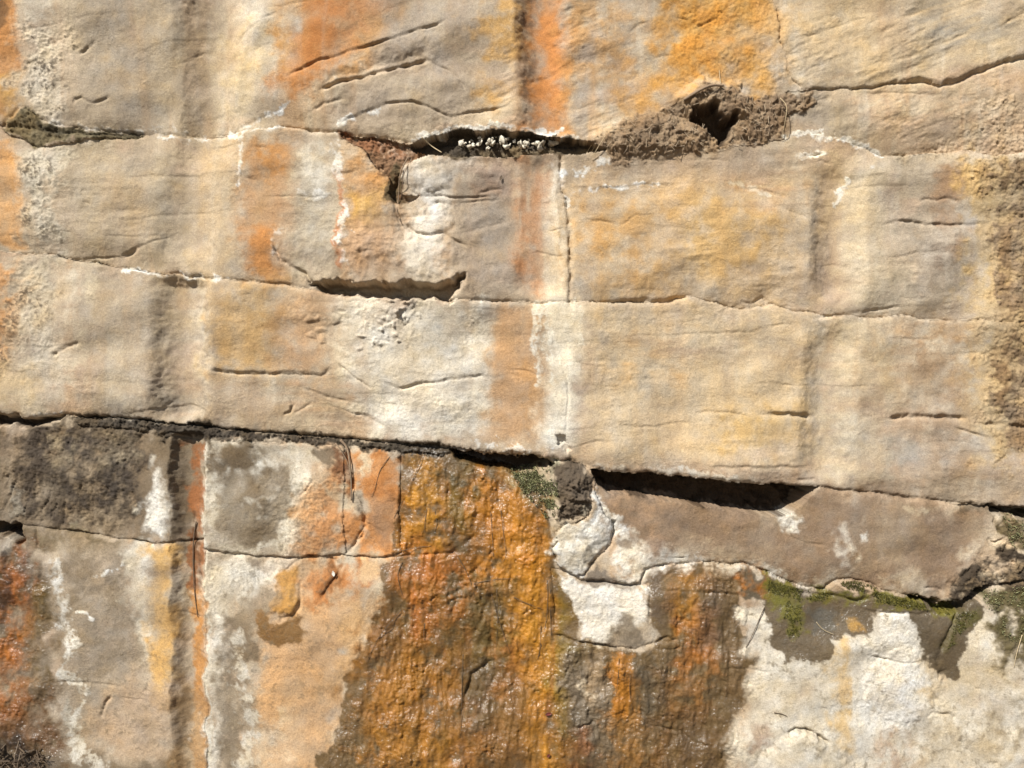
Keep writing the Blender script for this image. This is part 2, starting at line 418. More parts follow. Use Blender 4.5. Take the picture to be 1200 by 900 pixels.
# lower beds
crack([(404, 520), (410, 545), (413, 580), (425, 600), (428, 615), (424, 628), (412, 640), (406, 652)], 2.2, 8, 0, 8, 0.05)
crack([(400, 653), (430, 656), (470, 654), (520, 648), (560, 646)], 1.4, 4, 1.5, 10)
crack([(345, 588), (358, 575), (372, 556)], 1.3, 3, 0)
crack([(345, 586), (335, 592)], 1.2, 2, 0)
bump([(318, 672), (335, 665), (350, 666), (352, 690), (350, 715), (335, 720), (326, 726), (316, 712)], 8, 6)
crack([(352, 684), (352, 712), (342, 722), (330, 724), (326, 730)], 2.2, 8, 0, 8, 0.1)
crack([(356, 655), (385, 655), (400, 665), (392, 680), (385, 690), (375, 705)], 2.0, 6, 2, 8, 0.1)
crack([(330, 672), (345, 660), (352, 656)], 1.3, 4, 0)
crack([(646, 746), (665, 748), (690, 755), (715, 757), (745, 760), (765, 752), (782, 746), (795, 752)], 1.8, 7, 3, 10, 0.05)
crack([(768, 744), (778, 752), (795, 750), (800, 748)], 1.4, 5, 0)
crack([(770, 757), (785, 763), (797, 760), (799, 750)], 1.4, 5, 0)
crack([(710, 700), (722, 710), (735, 716)], 1.2, 2.5, 0)
crack([(848, 668), (820, 664), (790, 668), (765, 690)], 1.4, 2, 0)
crack([(760, 690), (800, 692), (850, 696), (880, 697)], 1.3, 3, 2, 8)
crack([(848, 790), (855, 784), (880, 786), (900, 789), (910, 790)], 1.3, 3, 1, 8)
crack([(665, 852), (680, 854), (695, 848), (700, 852)], 1.6, 5, 1, 8)
crack([(750, 845), (765, 852), (800, 860), (815, 872), (835, 877), (842, 880)], 1.4, 4, 1.5, 9)
crack([(768, 860), (755, 878), (742, 898)], 1.3, 3, 0)
crack([(921, 862), (932, 856), (944, 855), (958, 862), (972, 873)], 2.3, 15, -6, 12, 0.12)
dome(945, 908, 58, 52, 16)
dome(1060, 805, 48, 45, 11)
crack([(1012, 766), (1035, 773), (1060, 779), (1085, 776)], 1.3, 3, 1.5, 8)
crack([(1084, 845), (1095, 838), (1115, 840), (1130, 848)], 1.6, 4, 2, 8)
crack([(1100, 800), (1105, 790), (1115, 787)], 1.4, 4, 0)
crack([(1100, 780), (1108, 755), (1125, 722), (1130, 712)], 3.0, 7, 0, 10, 0.1)
crack([(1000, 712), (1030, 718), (1080, 722), (1122, 712)], 1.4, 4, 2, 9)
crack([(1085, 690), (1102, 690), (1110, 698)], 1.5, 5, 0)
crack([(925, 690), (960, 696), (1000, 703), (1030, 700)], 1.6, 5, 3, 8)
bump([(985, 685), (1005, 684), (1028, 690), (1020, 698), (990, 700)], 6, 4)
crack([(1150, 660), (1140, 672), (1128, 682)], 1.6, 5, 2, 8)
crack([(1160, 632), (1168, 638), (1180, 632)], 1.4, 5, 0, 8, 0.1)
crack([(1172, 600), (1168, 612), (1176, 630)], 1.8, 6, 0)
crack([(718, 608), (720, 622), (714, 638), (700, 652), (690, 668)], 2.6, 12, 0, 8, 0.05)
crack([(672, 628), (688, 640), (700, 646)], 1.8, 7, 0, 8, 0.05)
dome(694, 615, 20, 24, 6); dome(672, 650, 22, 20, 7)
crack([(115, 845), (122, 825), (130, 815)], 1.8, 5, 0); crack([(168, 807), (175, 813)], 2.2, 5, 0)
crack([(55, 802), (75, 800), (110, 803), (150, 805)], 1.4, 3, 1, 10)
for a_ in ([(18, 560), (10, 580), (2, 600)], [(44, 600), (52, 590), (58, 575)], [(58, 615), (58, 600), (66, 590)], [(75, 600), (73, 590), (72, 618)], [(40, 618), (42, 640)], [(25, 610), (28, 595)]):
    crack(a_, 1.3, 4, 0, 8, 0.1)
NBEAD = 0.85 * noise(19, 4.5, 0.9, 1.25, 1.0, 0) * (0.35 + 0.65 * sstep(0.0, 1.5, NC2 + NLOC))
# seep flow: bulging, runnelled, lumpy stone
seep = [(470, 528), (540, 535), (610, 552), (645, 585), (650, 650), (655, 745), (770, 760), (800, 680), (868, 668), (885, 780), (872, 830), (862, 1180), (370, 1180), (395, 850), (425, 745), (462, 680), (470, 600)]
sl_, m_ = mask_poly(seep, 14, 4)
H[sl_] += m_ * (2.1 * NLUMP[sl_] + 1.2 * NVERT[sl_] + 0.6 * NSM[sl_] + NBEAD[sl_] + 0.15 * noise(26, 7, 0.8, 1.0, 6.0)[sl_])
sl_, m_ = mask_poly([(-400, 625), (45, 630), (55, 720), (60, 1180), (-400, 1180)], 10, 4)
H[sl_] += m_ * (1.7 * NLUMP[sl_] + 0.8 * NSM[sl_] + NBEAD[sl_])
crack([(520, 655), (548, 635), (560, 625)], 2.6, 6, 0); crack([(545, 680), (575, 650), (590, 640)], 2.2, 4, 0)
crack([(520, 700), (545, 690), (552, 684)], 2.6, 6, 0, 8, 0.2)
crack([(553, 752), (560, 735), (572, 705), (576, 697)], 2.8, 6, 0); crack([(542, 860), (545, 820), (553, 795), (575, 780), (590, 775)], 2.6, 8, -2, 14)
crack([(560, 845), (570, 815), (585, 790)], 3, 5, 0)
crack([(596, 690), (602, 670), (598, 655)], 2.2, 5, 0)
crack([(545, 640), (590, 650), (600, 640)], 2, 4, 2, 8)
dome(565, 690, 34, 12, 5); dome(500, 705, 34, 16, 5)
# small chips and flake scars along the bedding
rc = np.random.default_rng(404)
for i in range(230):
    p_ = -340 + 1880 * rc.random(); q_ = -260 + 1400 * rc.random()
    lab_ = LV[int((q_ - Q0) / S), int((p_ - P0) / S)]
    if lab_ > 15: continue
    ang = -0.32 if (lab_ <= 3 and p_ > 560) else (-0.25 if lab_ <= 3 else -0.02)
    if lab_ >= 7 and rc.random() < .35: ang = 1.3 * rc.normal()
    ang += 0.22 * rc.normal(); l_ = (8 + 34 * rc.random() ** 2)
    n_ = 4; pts_ = []
    for k_ in range(n_ + 1):
        t_ = k_ / n_ - .5
        pts_.append((p_ + l_ * 2 * t_ * math.cos(ang) + rc.normal() * l_ * .03, q_ + l_ * 2 * t_ * math.sin(ang) + rc.normal() * l_ * .06))
    a_ = rc.random()
    crack(pts_, 0.8 + 0.6 * rc.random(), 0.6 + 2.2 * a_, 0.4 + 1.5 * a_, 5 + 10 * rc.random(), 0.35)
for i in range(95):                                    # long faint bedding lines
    p_ = -340 + 1800 * rc.random(); q_ = -260 + 860 * rc.random()
    lab_ = LV[int((q_ - Q0) / S), int((p_ - P0) / S)]
    if lab_ > 6: continue
    l_ = 110 + 260 * rc.random(); ang = (-0.33 if p_ > 560 else -0.25) if lab_ <= 3 else -0.01 + 0.03 * rc.normal()
    bow = rc.normal() * (.10 if lab_ <= 3 else .025); pts_ = []
    for k_ in range(9):
        t_ = k_ / 8 - .5
        pts_.append((p_ + l_ * t_ * math.cos(ang), q_ + l_ * t_ * math.sin(ang) + bow * l_ * (4 * t_ * t_ - 1) + rc.normal() * .5))
    crack(pts_, 0.8 + .5 * rc.random(), 0.4 + 1.3 * rc.random() ** 2, 0.5 + 1.4 * rc.random(), 6 + 16 * rc.random(), 0.4, 0.25)
# coarse and fine grain
rough([(28, 20), (72, 30), (78, 90), (72, 150), (40, 135), (30, 100)], 3.0)
rough([(30, 168), (70, 170), (72, 300), (60, 340), (70, 420), (0, 440), (0, 330), (30, 300)], 2.5)
rough([(1150, 190), (1560, 190), (1560, 560), (1160, 540), (1145, 430), (1155, 300)], 3.8, 8, 10)
rough([(1130, 135), (1165, 120), (1560, 90), (1560, 190), (1060, 185), (1090, 170)], 3.6)
rough([(1128, 695), (1160, 652), (1230, 643), (1230, 682), (1160, 694)], 6.0)
rough([(1174, 600), (1240, 600), (1240, 650), (1180, 645)], 4.5)
rough([(1150, 692), (1240, 680), (1240, 800), (1180, 770)], 3.0)
rough([(0, 500), (160, 500), (165, 600), (140, 625), (0, 610)], 3.2)
rough([(212, 510), (240, 510), (240, 700), (214, 690)], 2.8)
rough([(305, 560), (405, 550), (400, 690), (330, 690)], 2.2)
rough([(400, 165), (470, 190), (475, 290), (400, 300)], 1.9)
rough([(780, 0), (905, 0), (920, 105), (800, 100)], 2.2, 14)
rough([(430, 352), (500, 352), (490, 400), (440, 410)], 2.2)
rough([(530, 540), (650, 545), (650, 640), (480, 640), (475, 530)], 1.6)
for pts, k_ in ((clodSoil, 4.2), (wedgeSoil, 3.6), (ledgeSoil, 6.0), (darkLump, 4.6), (rustPocket, 4.0), (pocket, 4.0), (chunk, 1.3)): rough(pts, k_, 2, 2)
QUI = 1 - 0.93 * GRV
H += QUI * (2.2 * noise(23, 46, 3.0, 1.6, 1.0) + 5.5 * noise(24, 120, 3.0, 1.4, 1.0))
H += QUI * ((np.clip(ROU - 0.85, 0.0, 9) * 0.75 + 0.08 + 0.16 * LOC) * (0.60 * NFI + 0.20 * NGR) + (0.045 + 0.11 * sstep(-.6, 1.2, NMED + .5 * NC2)) * NGR)
H += QUI * topm * sstep(300, 700, P) * (0.15 + 0.9 * LOC) * NDIA + QUI * (third * (0.06 + 0.4 * LOC) + secm * (0.1 + 0.5 * LOC)) * NHOR
H += QUI * (0.05 + 0.22 * LOC + 0.35 * np.clip(ROU - 1, 0, 3)) * NSM
sl_, a_ = box([(200, 660), (242, 1180)], 2)             # scraped chatter inside the lowest drill groove
H[sl_] += 0.18 * noise(21, 10, 0.9, 3.0, 1.0, -35)[sl_] * sstep(200, 208, P[sl_]) * sstep(241, 236, P[sl_])
# the soil clump bulges out and carries a dark hole
dome(835, 118, 46, 26, 26); dome(760, 160, 70, 26, 14); dome(890, 140, 40, 26, 9)
bump([(808, 132), (826, 125), (838, 122), (842, 136), (854, 138), (861, 128), (862, 136), (853, 156), (846, 172), (840, 160), (830, 147), (810, 139)], -46, 3.5, 1)
dome(672, 580, 30, 40, 10)
H[LV == 26] += 6 * NSM[LV == 26]
for i in range(110):
    p_, q_ = 695 + 245 * r_.random(), 106 + 84 * r_.random(); s_ = 2.5 + 4 * r_.random()
    if LV[int((q_ - Q0) / S), int((p_ - P0) / S)] == 21: dome(p_, q_, s_ * 1.2, s_, 2 + 3.5 * r_.random())
for i in range(34):
    p_, q_ = 652 + 42 * r_.random(), 548 + 66 * r_.random(); s_ = 3 + 5 * r_.random()
    if LV[int((q_ - Q0) / S), int((p_ - P0) / S)] == 25: dome(p_, q_, s_ * .8, s_, 3 + 5 * r_.random())

# ------------------------------------------------------------------ mineral colour
TAN = (216, 188, 150); BEI = (224, 202, 167); GRY = (184, 165, 136); CRM = (232, 216, 186)
ORA = (208, 138, 72); OCH = (222, 172, 98); RUS = (174, 104, 56); DBR = (92, 76, 58); SOO = (70, 60, 50)
WHI = (250, 243, 226); WBR = (136, 108, 80); OLI = (122, 98, 44)
c0, c1, c2 = lin(TAN), lin(BEI), lin(GRY)
t_ = sstep(-1.4, 1.4, NB2 + 0.4 * NC2)[..., None]
COL[:] = c0 * (1 - t_) + c1 * t_
t_ = (0.6 * sstep(0.1, 1.6, NBIG + 0.4 * NMED))[..., None]
COL[:] = COL * (1 - t_) + c2 * t_
t_ = (0.38 * third * sstep(0, 1.4, NHOR))[..., None]
COL[:] = COL * (1 - t_) + lin((196, 160, 122)) * t_
t_ = (0.30 * topm * sstep(0, 1.4, NDIA) * sstep(500, 800, P))[..., None]
COL[:] = COL * (1 - t_) + lin((196, 152, 106)) * t_
NV2 = noise(41, 60, 1.2, 1.0, 9.0); NV3 = noise(42, 45, 1.2, 1.0, 8.0); NV4 = noise(43, 80, 1.3, 1.0, 5.0)
for n_, c_, o_ in ((NV2, (214, 164, 110), .32), (NV3, (236, 220, 190), .38), (NV4, (186, 170, 148), .45), (noise(44, 70, 1.2, 2.5, 1.0), (216, 176, 138), .4)):
    n_ = np.where(topm > 0, n_, np.where(secm > 0, np.roll(n_, 170, 1), np.where(third > 0, np.roll(n_, 390, 1), np.roll(n_, 640, 1))))
    t_ = (o_ * sstep(0.15, 1.7, n_))[..., None]
    COL[:] = COL * (1 - t_) + lin(c_) * t_
# --- top bed
pp(GRY, .95, 20, 10, [(70, -290), (245, -290), (240, 152), (70, 150)])
pp(CRM, .95, 22, 4, [(255, -290), (335, -290), (320, 60), (290, 130), (262, 140), (262, 60)])
pp((226, 200, 152), .8, 12, 5, [(268, 50), (298, 40), (292, 120), (268, 130)])
pp(ORA, .95, 9, 6, [(350, -290), (480, -290), (470, 15), (448, 45), (425, 72), (385, 90), (340, 108), (312, 112), (328, 70), (345, 20)])
pp((190, 122, 66), .7, 10, 6, [(370, -40), (430, -40), (425, 40), (385, 75), (350, 90), (365, 30)], 's')
pp(OCH, .7, 8, 5, [(340, -290), (358, -290), (350, 20), (335, 60), (325, 80), (335, 30)])
pp(OCH, .6, 8, 5, [(430, 20), (470, 10), (445, 55), (400, 90), (385, 98), (420, 60)])
pp((180, 162, 138), .9, 14, 8, [(470, -290), (590, -290), (560, 60), (560, 120), (500, 150), (380, 150), (400, 105), (450, 85), (440, 50)])
pp(OCH, .75, 12, 8, [(575, -290), (615, -290), (614, 100), (570, 112), (562, 60)], 'c', .15)
pl((118, 84, 56), .75, 7, [(617, -290), (618, 0), (617, 60), (616, 108)], 3, 8, 's', .25)
pp((212, 140, 76), .95, 8, 4, [(628, -290), (666, -290), (662, 80), (658, 150), (615, 148), (626, 90)])
pp((206, 158, 100), .6, 18, 8, [(660, -290), (760, -290), (740, 110), (660, 150)], 'c', .1)
pp((218, 166, 92), .95, 20, 10, [(770, -290), (905, -290), (912, 60), (900, 108), (800, 108), (745, 125), (770, 70)])
pp((218, 156, 74), .95, 16, 10, [(800, -30), (880, -30), (868, 60), (820, 92), (785, 60)], 'c', .25)
pp((214, 188, 146), .7, 20, 8, [(925, -290), (1560, -290), (1560, 20), (1200, 60), (1060, 92), (945, 104), (920, 60)])
pp((176, 163, 140), .85, 14, 8, [(1060, 0), (1180, 10), (1200, 40), (1120, 70), (1050, 80)], 'd')
pp((172, 160, 140), .5, 10, 6, [(930, 130), (985, 125), (990, 160), (940, 152)]); pp((168, 156, 136), .55, 10, 6, [(1100, 140), (1150, 140), (1150, 165), (1060, 176), (1080, 155)])
pp((176, 146, 112), .5, 14, 6, [(1170, 110), (1220, 80), (1220, 170), (1150, 160)])
pp((208, 146, 84), .9, 5, 4, [(-400, -290), (22, -290), (26, 60), (24, 128), (8, 140), (-400, 140)])
pp((216, 172, 96), .7, 6, 4, [(4, 95), (24, 85), (26, 128), (12, 142), (2, 128)])
pp((96, 72, 48), .7, 4, 3, [(-20, -10), (12, -10), (10, 30), (2, 36), (-20, 30)])
pp((228, 214, 188), .85, 8, 8, [(30, -290), (62, -290), (66, 60), (78, 150), (48, 140), (30, 122)])
pp((210, 190, 158), .5, 8, 6, [(66, 0), (84, 0), (88, 140), (72, 148)])
# --- middle bed
pp((188, 169, 138), .9, 14, 8, [(70, 165), (215, 160), (225, 310), (90, 300), (72, 250)])
pp((228, 168, 100), .95, 5, 5, [(-400, 168), (10, 172), (22, 190), (28, 240), (26, 292), (-400, 290)])
pp((226, 216, 192), .8, 8, 8, [(30, 168), (52, 172), (76, 172), (66, 220), (74, 300), (32, 296)])
pp((206, 180, 140), .8, 12, 6, [(225, 160), (278, 158), (280, 325), (226, 318)])
pp((192, 148, 104), .85, 9, 6, [(284, 158), (345, 156), (362, 180), (345, 240), (330, 330), (285, 328), (278, 230)])
pp((204, 142, 72), .7, 7, 5, [(298, 160), (345, 165), (335, 205), (310, 215), (300, 190)], 's', .2)
pp((204, 138, 74), .8, 6, 4, [(288, 276), (320, 268), (318, 322), (286, 322)])
pp((196, 182, 156), .9, 8, 5, [(342, 165), (397, 165), (399, 320), (345, 320), (338, 260)])
pp((240, 230, 208), .8, 7, 6, [(352, 170), (396, 164), (398, 215), (375, 230), (355, 200)], 's', .15)
pp((208, 150, 84), .9, 10, 6, [(404, 180), (456, 200), (462, 250), (450, 300), (405, 312)])
pp((222, 178, 98), .8, 7, 5, [(408, 225), (445, 225), (448, 256), (412, 258)])
pl((206, 132, 80), .8, 4, [(398, 200), (400, 260), (398, 310)], 2, 3)
pp((204, 170, 136), .8, 10, 6, [(405, 262), (470, 262), (475, 325), (405, 328)])
pp((238, 226, 204), .95, 6, 5, [(474, 200), (500, 185), (560, 183), (540, 200), (525, 225), (528, 270), (515, 300), (528, 325), (475, 330), (480, 280), (490, 240)])
pp((176, 157, 133), .95, 12, 6, [(530, 205), (605, 190), (608, 345), (545, 345), (525, 290)])
pp((180, 146, 122), .6, 10, 5, [(545, 190), (600, 188), (598, 220), (555, 225)])
pp((196, 134, 84), .75, 12, 6, [(612, 185), (648, 185), (648, 345), (612, 348)], 'v', .3)
pp((232, 212, 178), .85, 6, 4, [(642, 190), (664, 190), (664, 352), (640, 352)])
pp((220, 188, 144), .8, 16, 6, [(670, 195), (965, 180), (960, 355), (672, 352)])
pp((212, 164, 100), .75, 16, 8, [(685, 225), (740, 225), (770, 260), (760, 335), (690, 335)], 'c', .25)
pp((212, 172, 108), .65, 18, 8, [(800, 215), (930, 240), (900, 320), (780, 330), (790, 250)], 'c', .15)
pp((196, 150, 116), .5, 12, 5, [(830, 205), (950, 195), (950, 240), (900, 250)], 'h')
pp((174, 154, 130), .8, 12, 5, [(740, 185), (900, 175), (965, 170), (960, 195), (800, 205), (700, 215)])
pp((220, 200, 164), .8, 12, 5, [(985, 185), (1045, 185), (1050, 365), (985, 365)])
pp((176, 163, 142), .9, 14, 6, [(1050, 190), (1140, 190), (1140, 350), (1060, 345)], 'c', .2)
pp((174, 138, 106), .75, 12, 6, [(1090, 200), (1150, 195), (1140, 260), (1080, 340), (1100, 280)], 'c', .2)
pp((222, 188, 128), .8, 9, 8, [(1130, 190), (1560, 190), (1560, 560), (1150, 540), (1128, 430), (1140, 300)])
pp((112, 90, 66), .95, 4, 9, [(1168, 190), (1560, 190), (1560, 560), (1180, 520), (1160, 440), (1165, 330)], 's', .0, .6)
pp((150, 122, 88), .5, 9, 6, [(1155, 190), (1560, 190), (1560, 560), (1165, 540)])
# --- third bed
pp((190, 171, 140), .8, 18, 8, [(100, 310), (205, 325), (200, 485), (110, 485)])
pp((214, 150, 82), .8, 7, 8, [(-400, 300), (14, 302), (24, 350), (22, 420), (-400, 430)], 's', .2)
pp((226, 212, 184), .75, 10, 9, [(25, 305), (85, 310), (90, 420), (70, 480), (-20, 480), (20, 420)])
pp((220, 190, 140), .6, 10, 6, [(-20, 420), (35, 430), (30, 480), (-20, 478)])
pp((230, 214, 182), .8, 7, 4, [(234, 330), (250, 330), (250, 495), (232, 495)])
pp((212, 172, 114), .85, 12, 6, [(250, 335), (322, 335), (320, 440), (248, 432)])
pp((202, 160, 118), .6, 12, 6, [(318, 340), (390, 350), (385, 440), (318, 436)], 'c', .2)
pp((186, 160, 130), .6, 9, 5, [(250, 445), (330, 450), (345, 480), (330, 500), (240, 498)])
pp((238, 224, 198), 1, 10, 5, [(392, 350), (570, 356), (575, 480), (560, 512), (470, 515), (430, 510), (400, 440)])
pp((192, 176, 146), .6, 12, 6, [(480, 355), (540, 358), (530, 410), (470, 410)])
pp((250, 241, 220), .85, 8, 6, [(405, 458), (480, 462), (572, 452), (566, 506), (500, 512), (440, 506)], 'h', .4)
pp((248, 238, 216), .7, 9, 6, [(398, 360), (470, 366), (450, 440), (405, 440)], 's', .3)
pp((248, 238, 216), .7, 6, 5, [(532, 356), (572, 358), (574, 450), (545, 440)], 's', .3)
pl((244, 234, 212), .85, 5, [(566, 356), (574, 390), (570, 440), (576, 475), (560, 505)], 3, 4, 'c', .3)
pp((204, 162, 118), .9, 8, 5, [(580, 358), (640, 358), (645, 430), (630, 520), (560, 520), (575, 480)])
pp((208, 156, 96), .6, 8, 5, [(618, 430), (650, 430), (648, 500), (622, 505)])
pp((246, 232, 202), 1, 8, 5, [(640, 340), (686, 356), (684, 420), (668, 520), (650, 532), (632, 520), (640, 430)])
pp((224, 196, 152), .8, 16, 6, [(690, 360), (955, 372), (955, 545), (690, 545)])
pp((212, 168, 110), .5, 14, 8, [(720, 390), (800, 395), (790, 440), (720, 435)], 'h', .2); pp((212, 176, 112), .6, 12, 8, [(850, 495), (930, 497), (920, 525), (860, 520)])
pp((176, 150, 122), .75, 10, 4, [(730, 395), (850, 405), (940, 400), (940, 412), (800, 420)], 'h')
pp((190, 160, 132), .7, 7, 4, [(690, 545), (955, 548), (960, 570), (700, 548)])
pp((220, 202, 166), .6, 12, 5, [(975, 375), (1045, 375), (1040, 560), (972, 560)])
pp((178, 150, 120), .85, 14, 6, [(1060, 380), (1145, 380), (1140, 560), (1050, 560)], 'c', .25)
pp((186, 178, 162), .9, 12, 6, [(1040, 512), (1085, 525), (1090, 555), (1040, 550)]); pp((176, 168, 150), .5, 10, 6, [(1030, 330), (1090, 330), (1085, 360), (1030, 362)])
pp((168, 148, 124), .7, 6, 3, [(960, 566), (1200, 570), (1560, 600), (1200, 596), (1100, 586), (960, 574)])
pp((204, 166, 122), .5, 10, 5, [(1030, 376), (1130, 380), (1130, 396), (1030, 394)])
for n_, c_, o_ in ((NV2, (212, 164, 114), .10), (NV3, (236, 222, 194), .12), (NV4, (184, 168, 148), .14)):
    t_ = (o_ * sstep(0.3, 1.8, n_) * (Q < 600))[..., None]
    COL[:] = COL * (1 - t_) + lin(c_) * t_
# --- lower left
pp((132, 112, 86), .95, 8, 6, [(-400, 490), (242, 500), (242, 640), (-400, 625)])
pp((78, 66, 54), .95, 6, 8, [(20, 492), (110, 494), (165, 505), (170, 560), (162, 602), (110, 612), (60, 614), (22, 600)], 's', .62)
pp((66, 57, 48), .7, 6, 8, [(70, 510), (140, 530), (155, 590), (90, 600), (60, 560)], 's', .2)
pp((196, 176, 142), .6, 5, 6, [(62, 520), (88, 525), (80, 540), (55, 535)], 's', .2); pp((200, 180, 146), .5, 6, 6, [(110, 515), (165, 520), (150, 545), (120, 540)], 's')
pp((170, 158, 136), .7, 4, 5, [(12, 570), (22, 574), (20, 605), (6, 606)], 's', .2); pp((190, 178, 150), .6, 3, 3, [(82, 612), (92, 608), (94, 618), (84, 618)])
pp(WHI, .95, 5, 5, [(180, 545), (196, 550), (196, 630), (176, 634), (172, 590)])
pp((128, 110, 86), .9, 5, 4, [(196, 510), (218, 512), (214, 640), (196, 636)], 's', .3)
pp((164, 104, 60), .9, 3, 4, [(212, 515), (240, 517), (240, 700), (218, 690), (222, 600)], 's', .4)
pp((96, 66, 40), .8, 3, 3, [(222, 600), (230, 600), (234, 690), (228, 730), (224, 680)], 'v', .2)
pp((122, 104, 72), .85, 5, 5, [(20, 616), (150, 632), (170, 638), (130, 650), (60, 652), (38, 640)], 's', .3)
pp((180, 160, 132), .95, 8, 6, [(60, 640), (150, 640), (170, 700), (165, 790), (120, 900), (60, 1180), (60, 860), (60, 720)])
pp((144, 126, 102), .85, 6, 6, [(75, 655), (140, 655), (146, 700), (85, 700), (78, 680)], 's', .35); pp((158, 140, 114), .7, 10, 6, [(85, 700), (150, 700), (130, 770), (110, 850), (85, 830)], 's', .2)
pp((246, 236, 214), .95, 7, 5, [(148, 640), (182, 640), (178, 740), (168, 770), (155, 700)])
pp((230, 184, 116), .95, 6, 4, [(178, 640), (200, 640), (202, 760), (198, 830), (176, 830), (174, 740)])
pp((208, 178, 144), .9, 12, 6, [(112, 830), (150, 800), (204, 815), (204, 895), (130, 895), (108, 880)])
pp((128, 110, 86), .9, 8, 5, [(70, 885), (110, 880), (140, 892), (204, 890), (204, 1180), (60, 1180)])
pl(WHI, .9, 4.5, [(62, 655), (64, 690), (72, 715), (76, 740), (84, 757), (74, 775), (72, 795)], 4, 4, 's', .35)
pl((232, 222, 200), .85, 4, [(72, 795), (90, 800), (96, 820), (84, 845), (80, 865), (95, 880), (118, 897)], 4, 3, 's', .3)
pp((200, 188, 164), .9, 3, 3, [(72, 815), (80, 830), (76, 860), (68, 850), (66, 835)])
for a_ in ([(136, 668), (142, 662)], [(115, 676), (128, 670)], [(88, 720), (100, 720), (108, 728)]): pl(WHI, .9, 2.2, a_, 2, 1.5)
pp((206, 146, 82), .95, 4, 3, [(222, 690), (241, 690), (241, 900), (240, 1180), (222, 1180)])
pp((190, 156, 112), .7, 5, 3, [(204, 800), (240, 820), (240, 1180), (204, 1180)])
pp((126, 100, 68), .75, 5, 3, [(202, 700), (216, 700), (214, 1180), (202, 1180)], 's', .2)
# --- left seep
wet([(-400, 625), (30, 632), (50, 650), (62, 700), (66, 760), (66, 800), (64, 850), (80, 890), (100, 1180), (-400, 1180)], .9, 8, 5, (104, 82, 54))
pp((178, 108, 44), .95, 9, 7, [(-400, 640), (12, 640), (30, 680), (36, 730), (22, 830), (-400, 840)], 's', .45)
pp((150, 92, 56), .6, 5, 5, [(18, 632), (34, 632), (38, 670), (34, 720), (14, 730), (12, 680)], 's', .3)
pp((114, 92, 44), .8, 8, 6, [(38, 690), (56, 690), (54, 790), (28, 800)], 's', .3)
pp((40, 34, 26), .8, 4, 4, [(0, 632), (12, 640), (10, 700), (0, 720), (-20, 700)], 's', .3)
pp((120, 82, 50), .7, 8, 6, [(-20, 830), (60, 820), (70, 880), (-20, 880)], 's', .3)
pp((62, 48, 36), .9, 6, 5, [(-400, 868), (20, 868), (60, 885), (90, 1180), (-400, 1180)], 's', .4)
# --- lower middle
pp((226, 180, 130), .98, 8, 6, [(300, 650), (400, 655), (440, 700), (420, 760), (395, 860), (380, 1180), (300, 1180)])
pp((246, 236, 212), .95, 6, 5, [(242, 516), (375, 522), (372, 560), (345, 590), (345, 640), (300, 652), (242, 640)])
pp((128, 110, 86), .95, 6, 6, [(272, 530), (330, 540), (345, 565), (330, 610), (325, 640), (285, 645), (262, 620), (262, 570), (245, 535)], 'c', .48)
pp((128, 110, 86), .7, 6, 6, [(245, 520), (320, 520), (340, 540), (270, 560), (245, 545)], 's', .3)
pp((206, 142, 84), .9, 8, 6, [(372, 565), (402, 545), (426, 605), (410, 650), (360, 655), (345, 650), (358, 610)], 's', .45)
pp((232, 188, 140), .6, 8, 6, [(345, 580), (385, 560), (380, 610), (350, 640)], 's', .2)
pp((122, 80, 52), .9, 4, 4, [(386, 522), (410, 525), (412, 590), (398, 585), (392, 555)], 's', .4)
pp((116, 98, 76), .8, 4, 3, [(366, 520), (388, 522), (384, 545), (372, 538)])
pp((104, 88, 68), .9, 4, 4, [(412, 575), (425, 580), (430, 605), (420, 606)])
pp((218, 152, 92), .95, 5, 5, [(412, 525), (474, 528), (472, 650), (410, 652), (426, 610)])
pp((236, 216, 178), .9, 4, 4, [(422, 526), (438, 526), (432, 545), (424, 556), (418, 550)]); pp((200, 128, 66), .7, 6, 5, [(438, 528), (474, 530), (470, 580), (435, 585)], 's', .3)
pp((172, 138, 108), .85, 5, 4, [(432, 582), (460, 585), (466, 640), (440, 640)])
pp((248, 238, 216), .95, 7, 6, [(242, 650), (300, 655), (345, 655), (330, 680), (300, 715), (270, 700), (266, 760), (254, 900), (254, 1180), (242, 1180)])
pp((136, 118, 94), .95, 6, 7, [(266, 720), (300, 700), (318, 690), (320, 700), (300, 740), (305, 800), (290, 900), (290, 1180), (246, 1180), (258, 860), (262, 780)], 'c', .48)
pp((142, 122, 98), .8, 4, 3, [(282, 655), (306, 655), (304, 665), (290, 667)])
pl((240, 230, 208), .75, 5, [(278, 745), (288, 790), (292, 850), (285, 900)], 5, 5, 's', .2)
pp((212, 158, 86), .95, 4, 3, [(322, 674), (336, 666), (350, 668), (351, 700), (348, 714), (330, 722), (318, 712), (330, 695)])
pp((172, 152, 124), .7, 5, 4, [(300, 690), (322, 680), (326, 700), (305, 720)])
wet([(298, 722), (330, 726), (350, 718), (358, 740), (345, 755), (325, 760), (305, 748)], .4, 2.5, 3, (150, 112, 66))
pp((196, 126, 66), .9, 6, 5, [(354, 660), (405, 656), (440, 662), (445, 690), (415, 700), (370, 710), (356, 690)], 's', .45)
pp((116, 76, 44), .6, 4, 4, [(380, 660), (405, 660), (400, 690), (380, 695)], 's', .2)
pp((232, 196, 150), .9, 4, 4, [(421, 660), (442, 660), (444, 682), (422, 684)])
pp((222, 182, 132), .8, 8, 5, [(400, 700), (436, 695), (428, 740), (412, 790), (398, 790)])
pp((236, 218, 186), .6, 5, 5, [(290, 860), (330, 830), (340, 890), (300, 930)], 's')
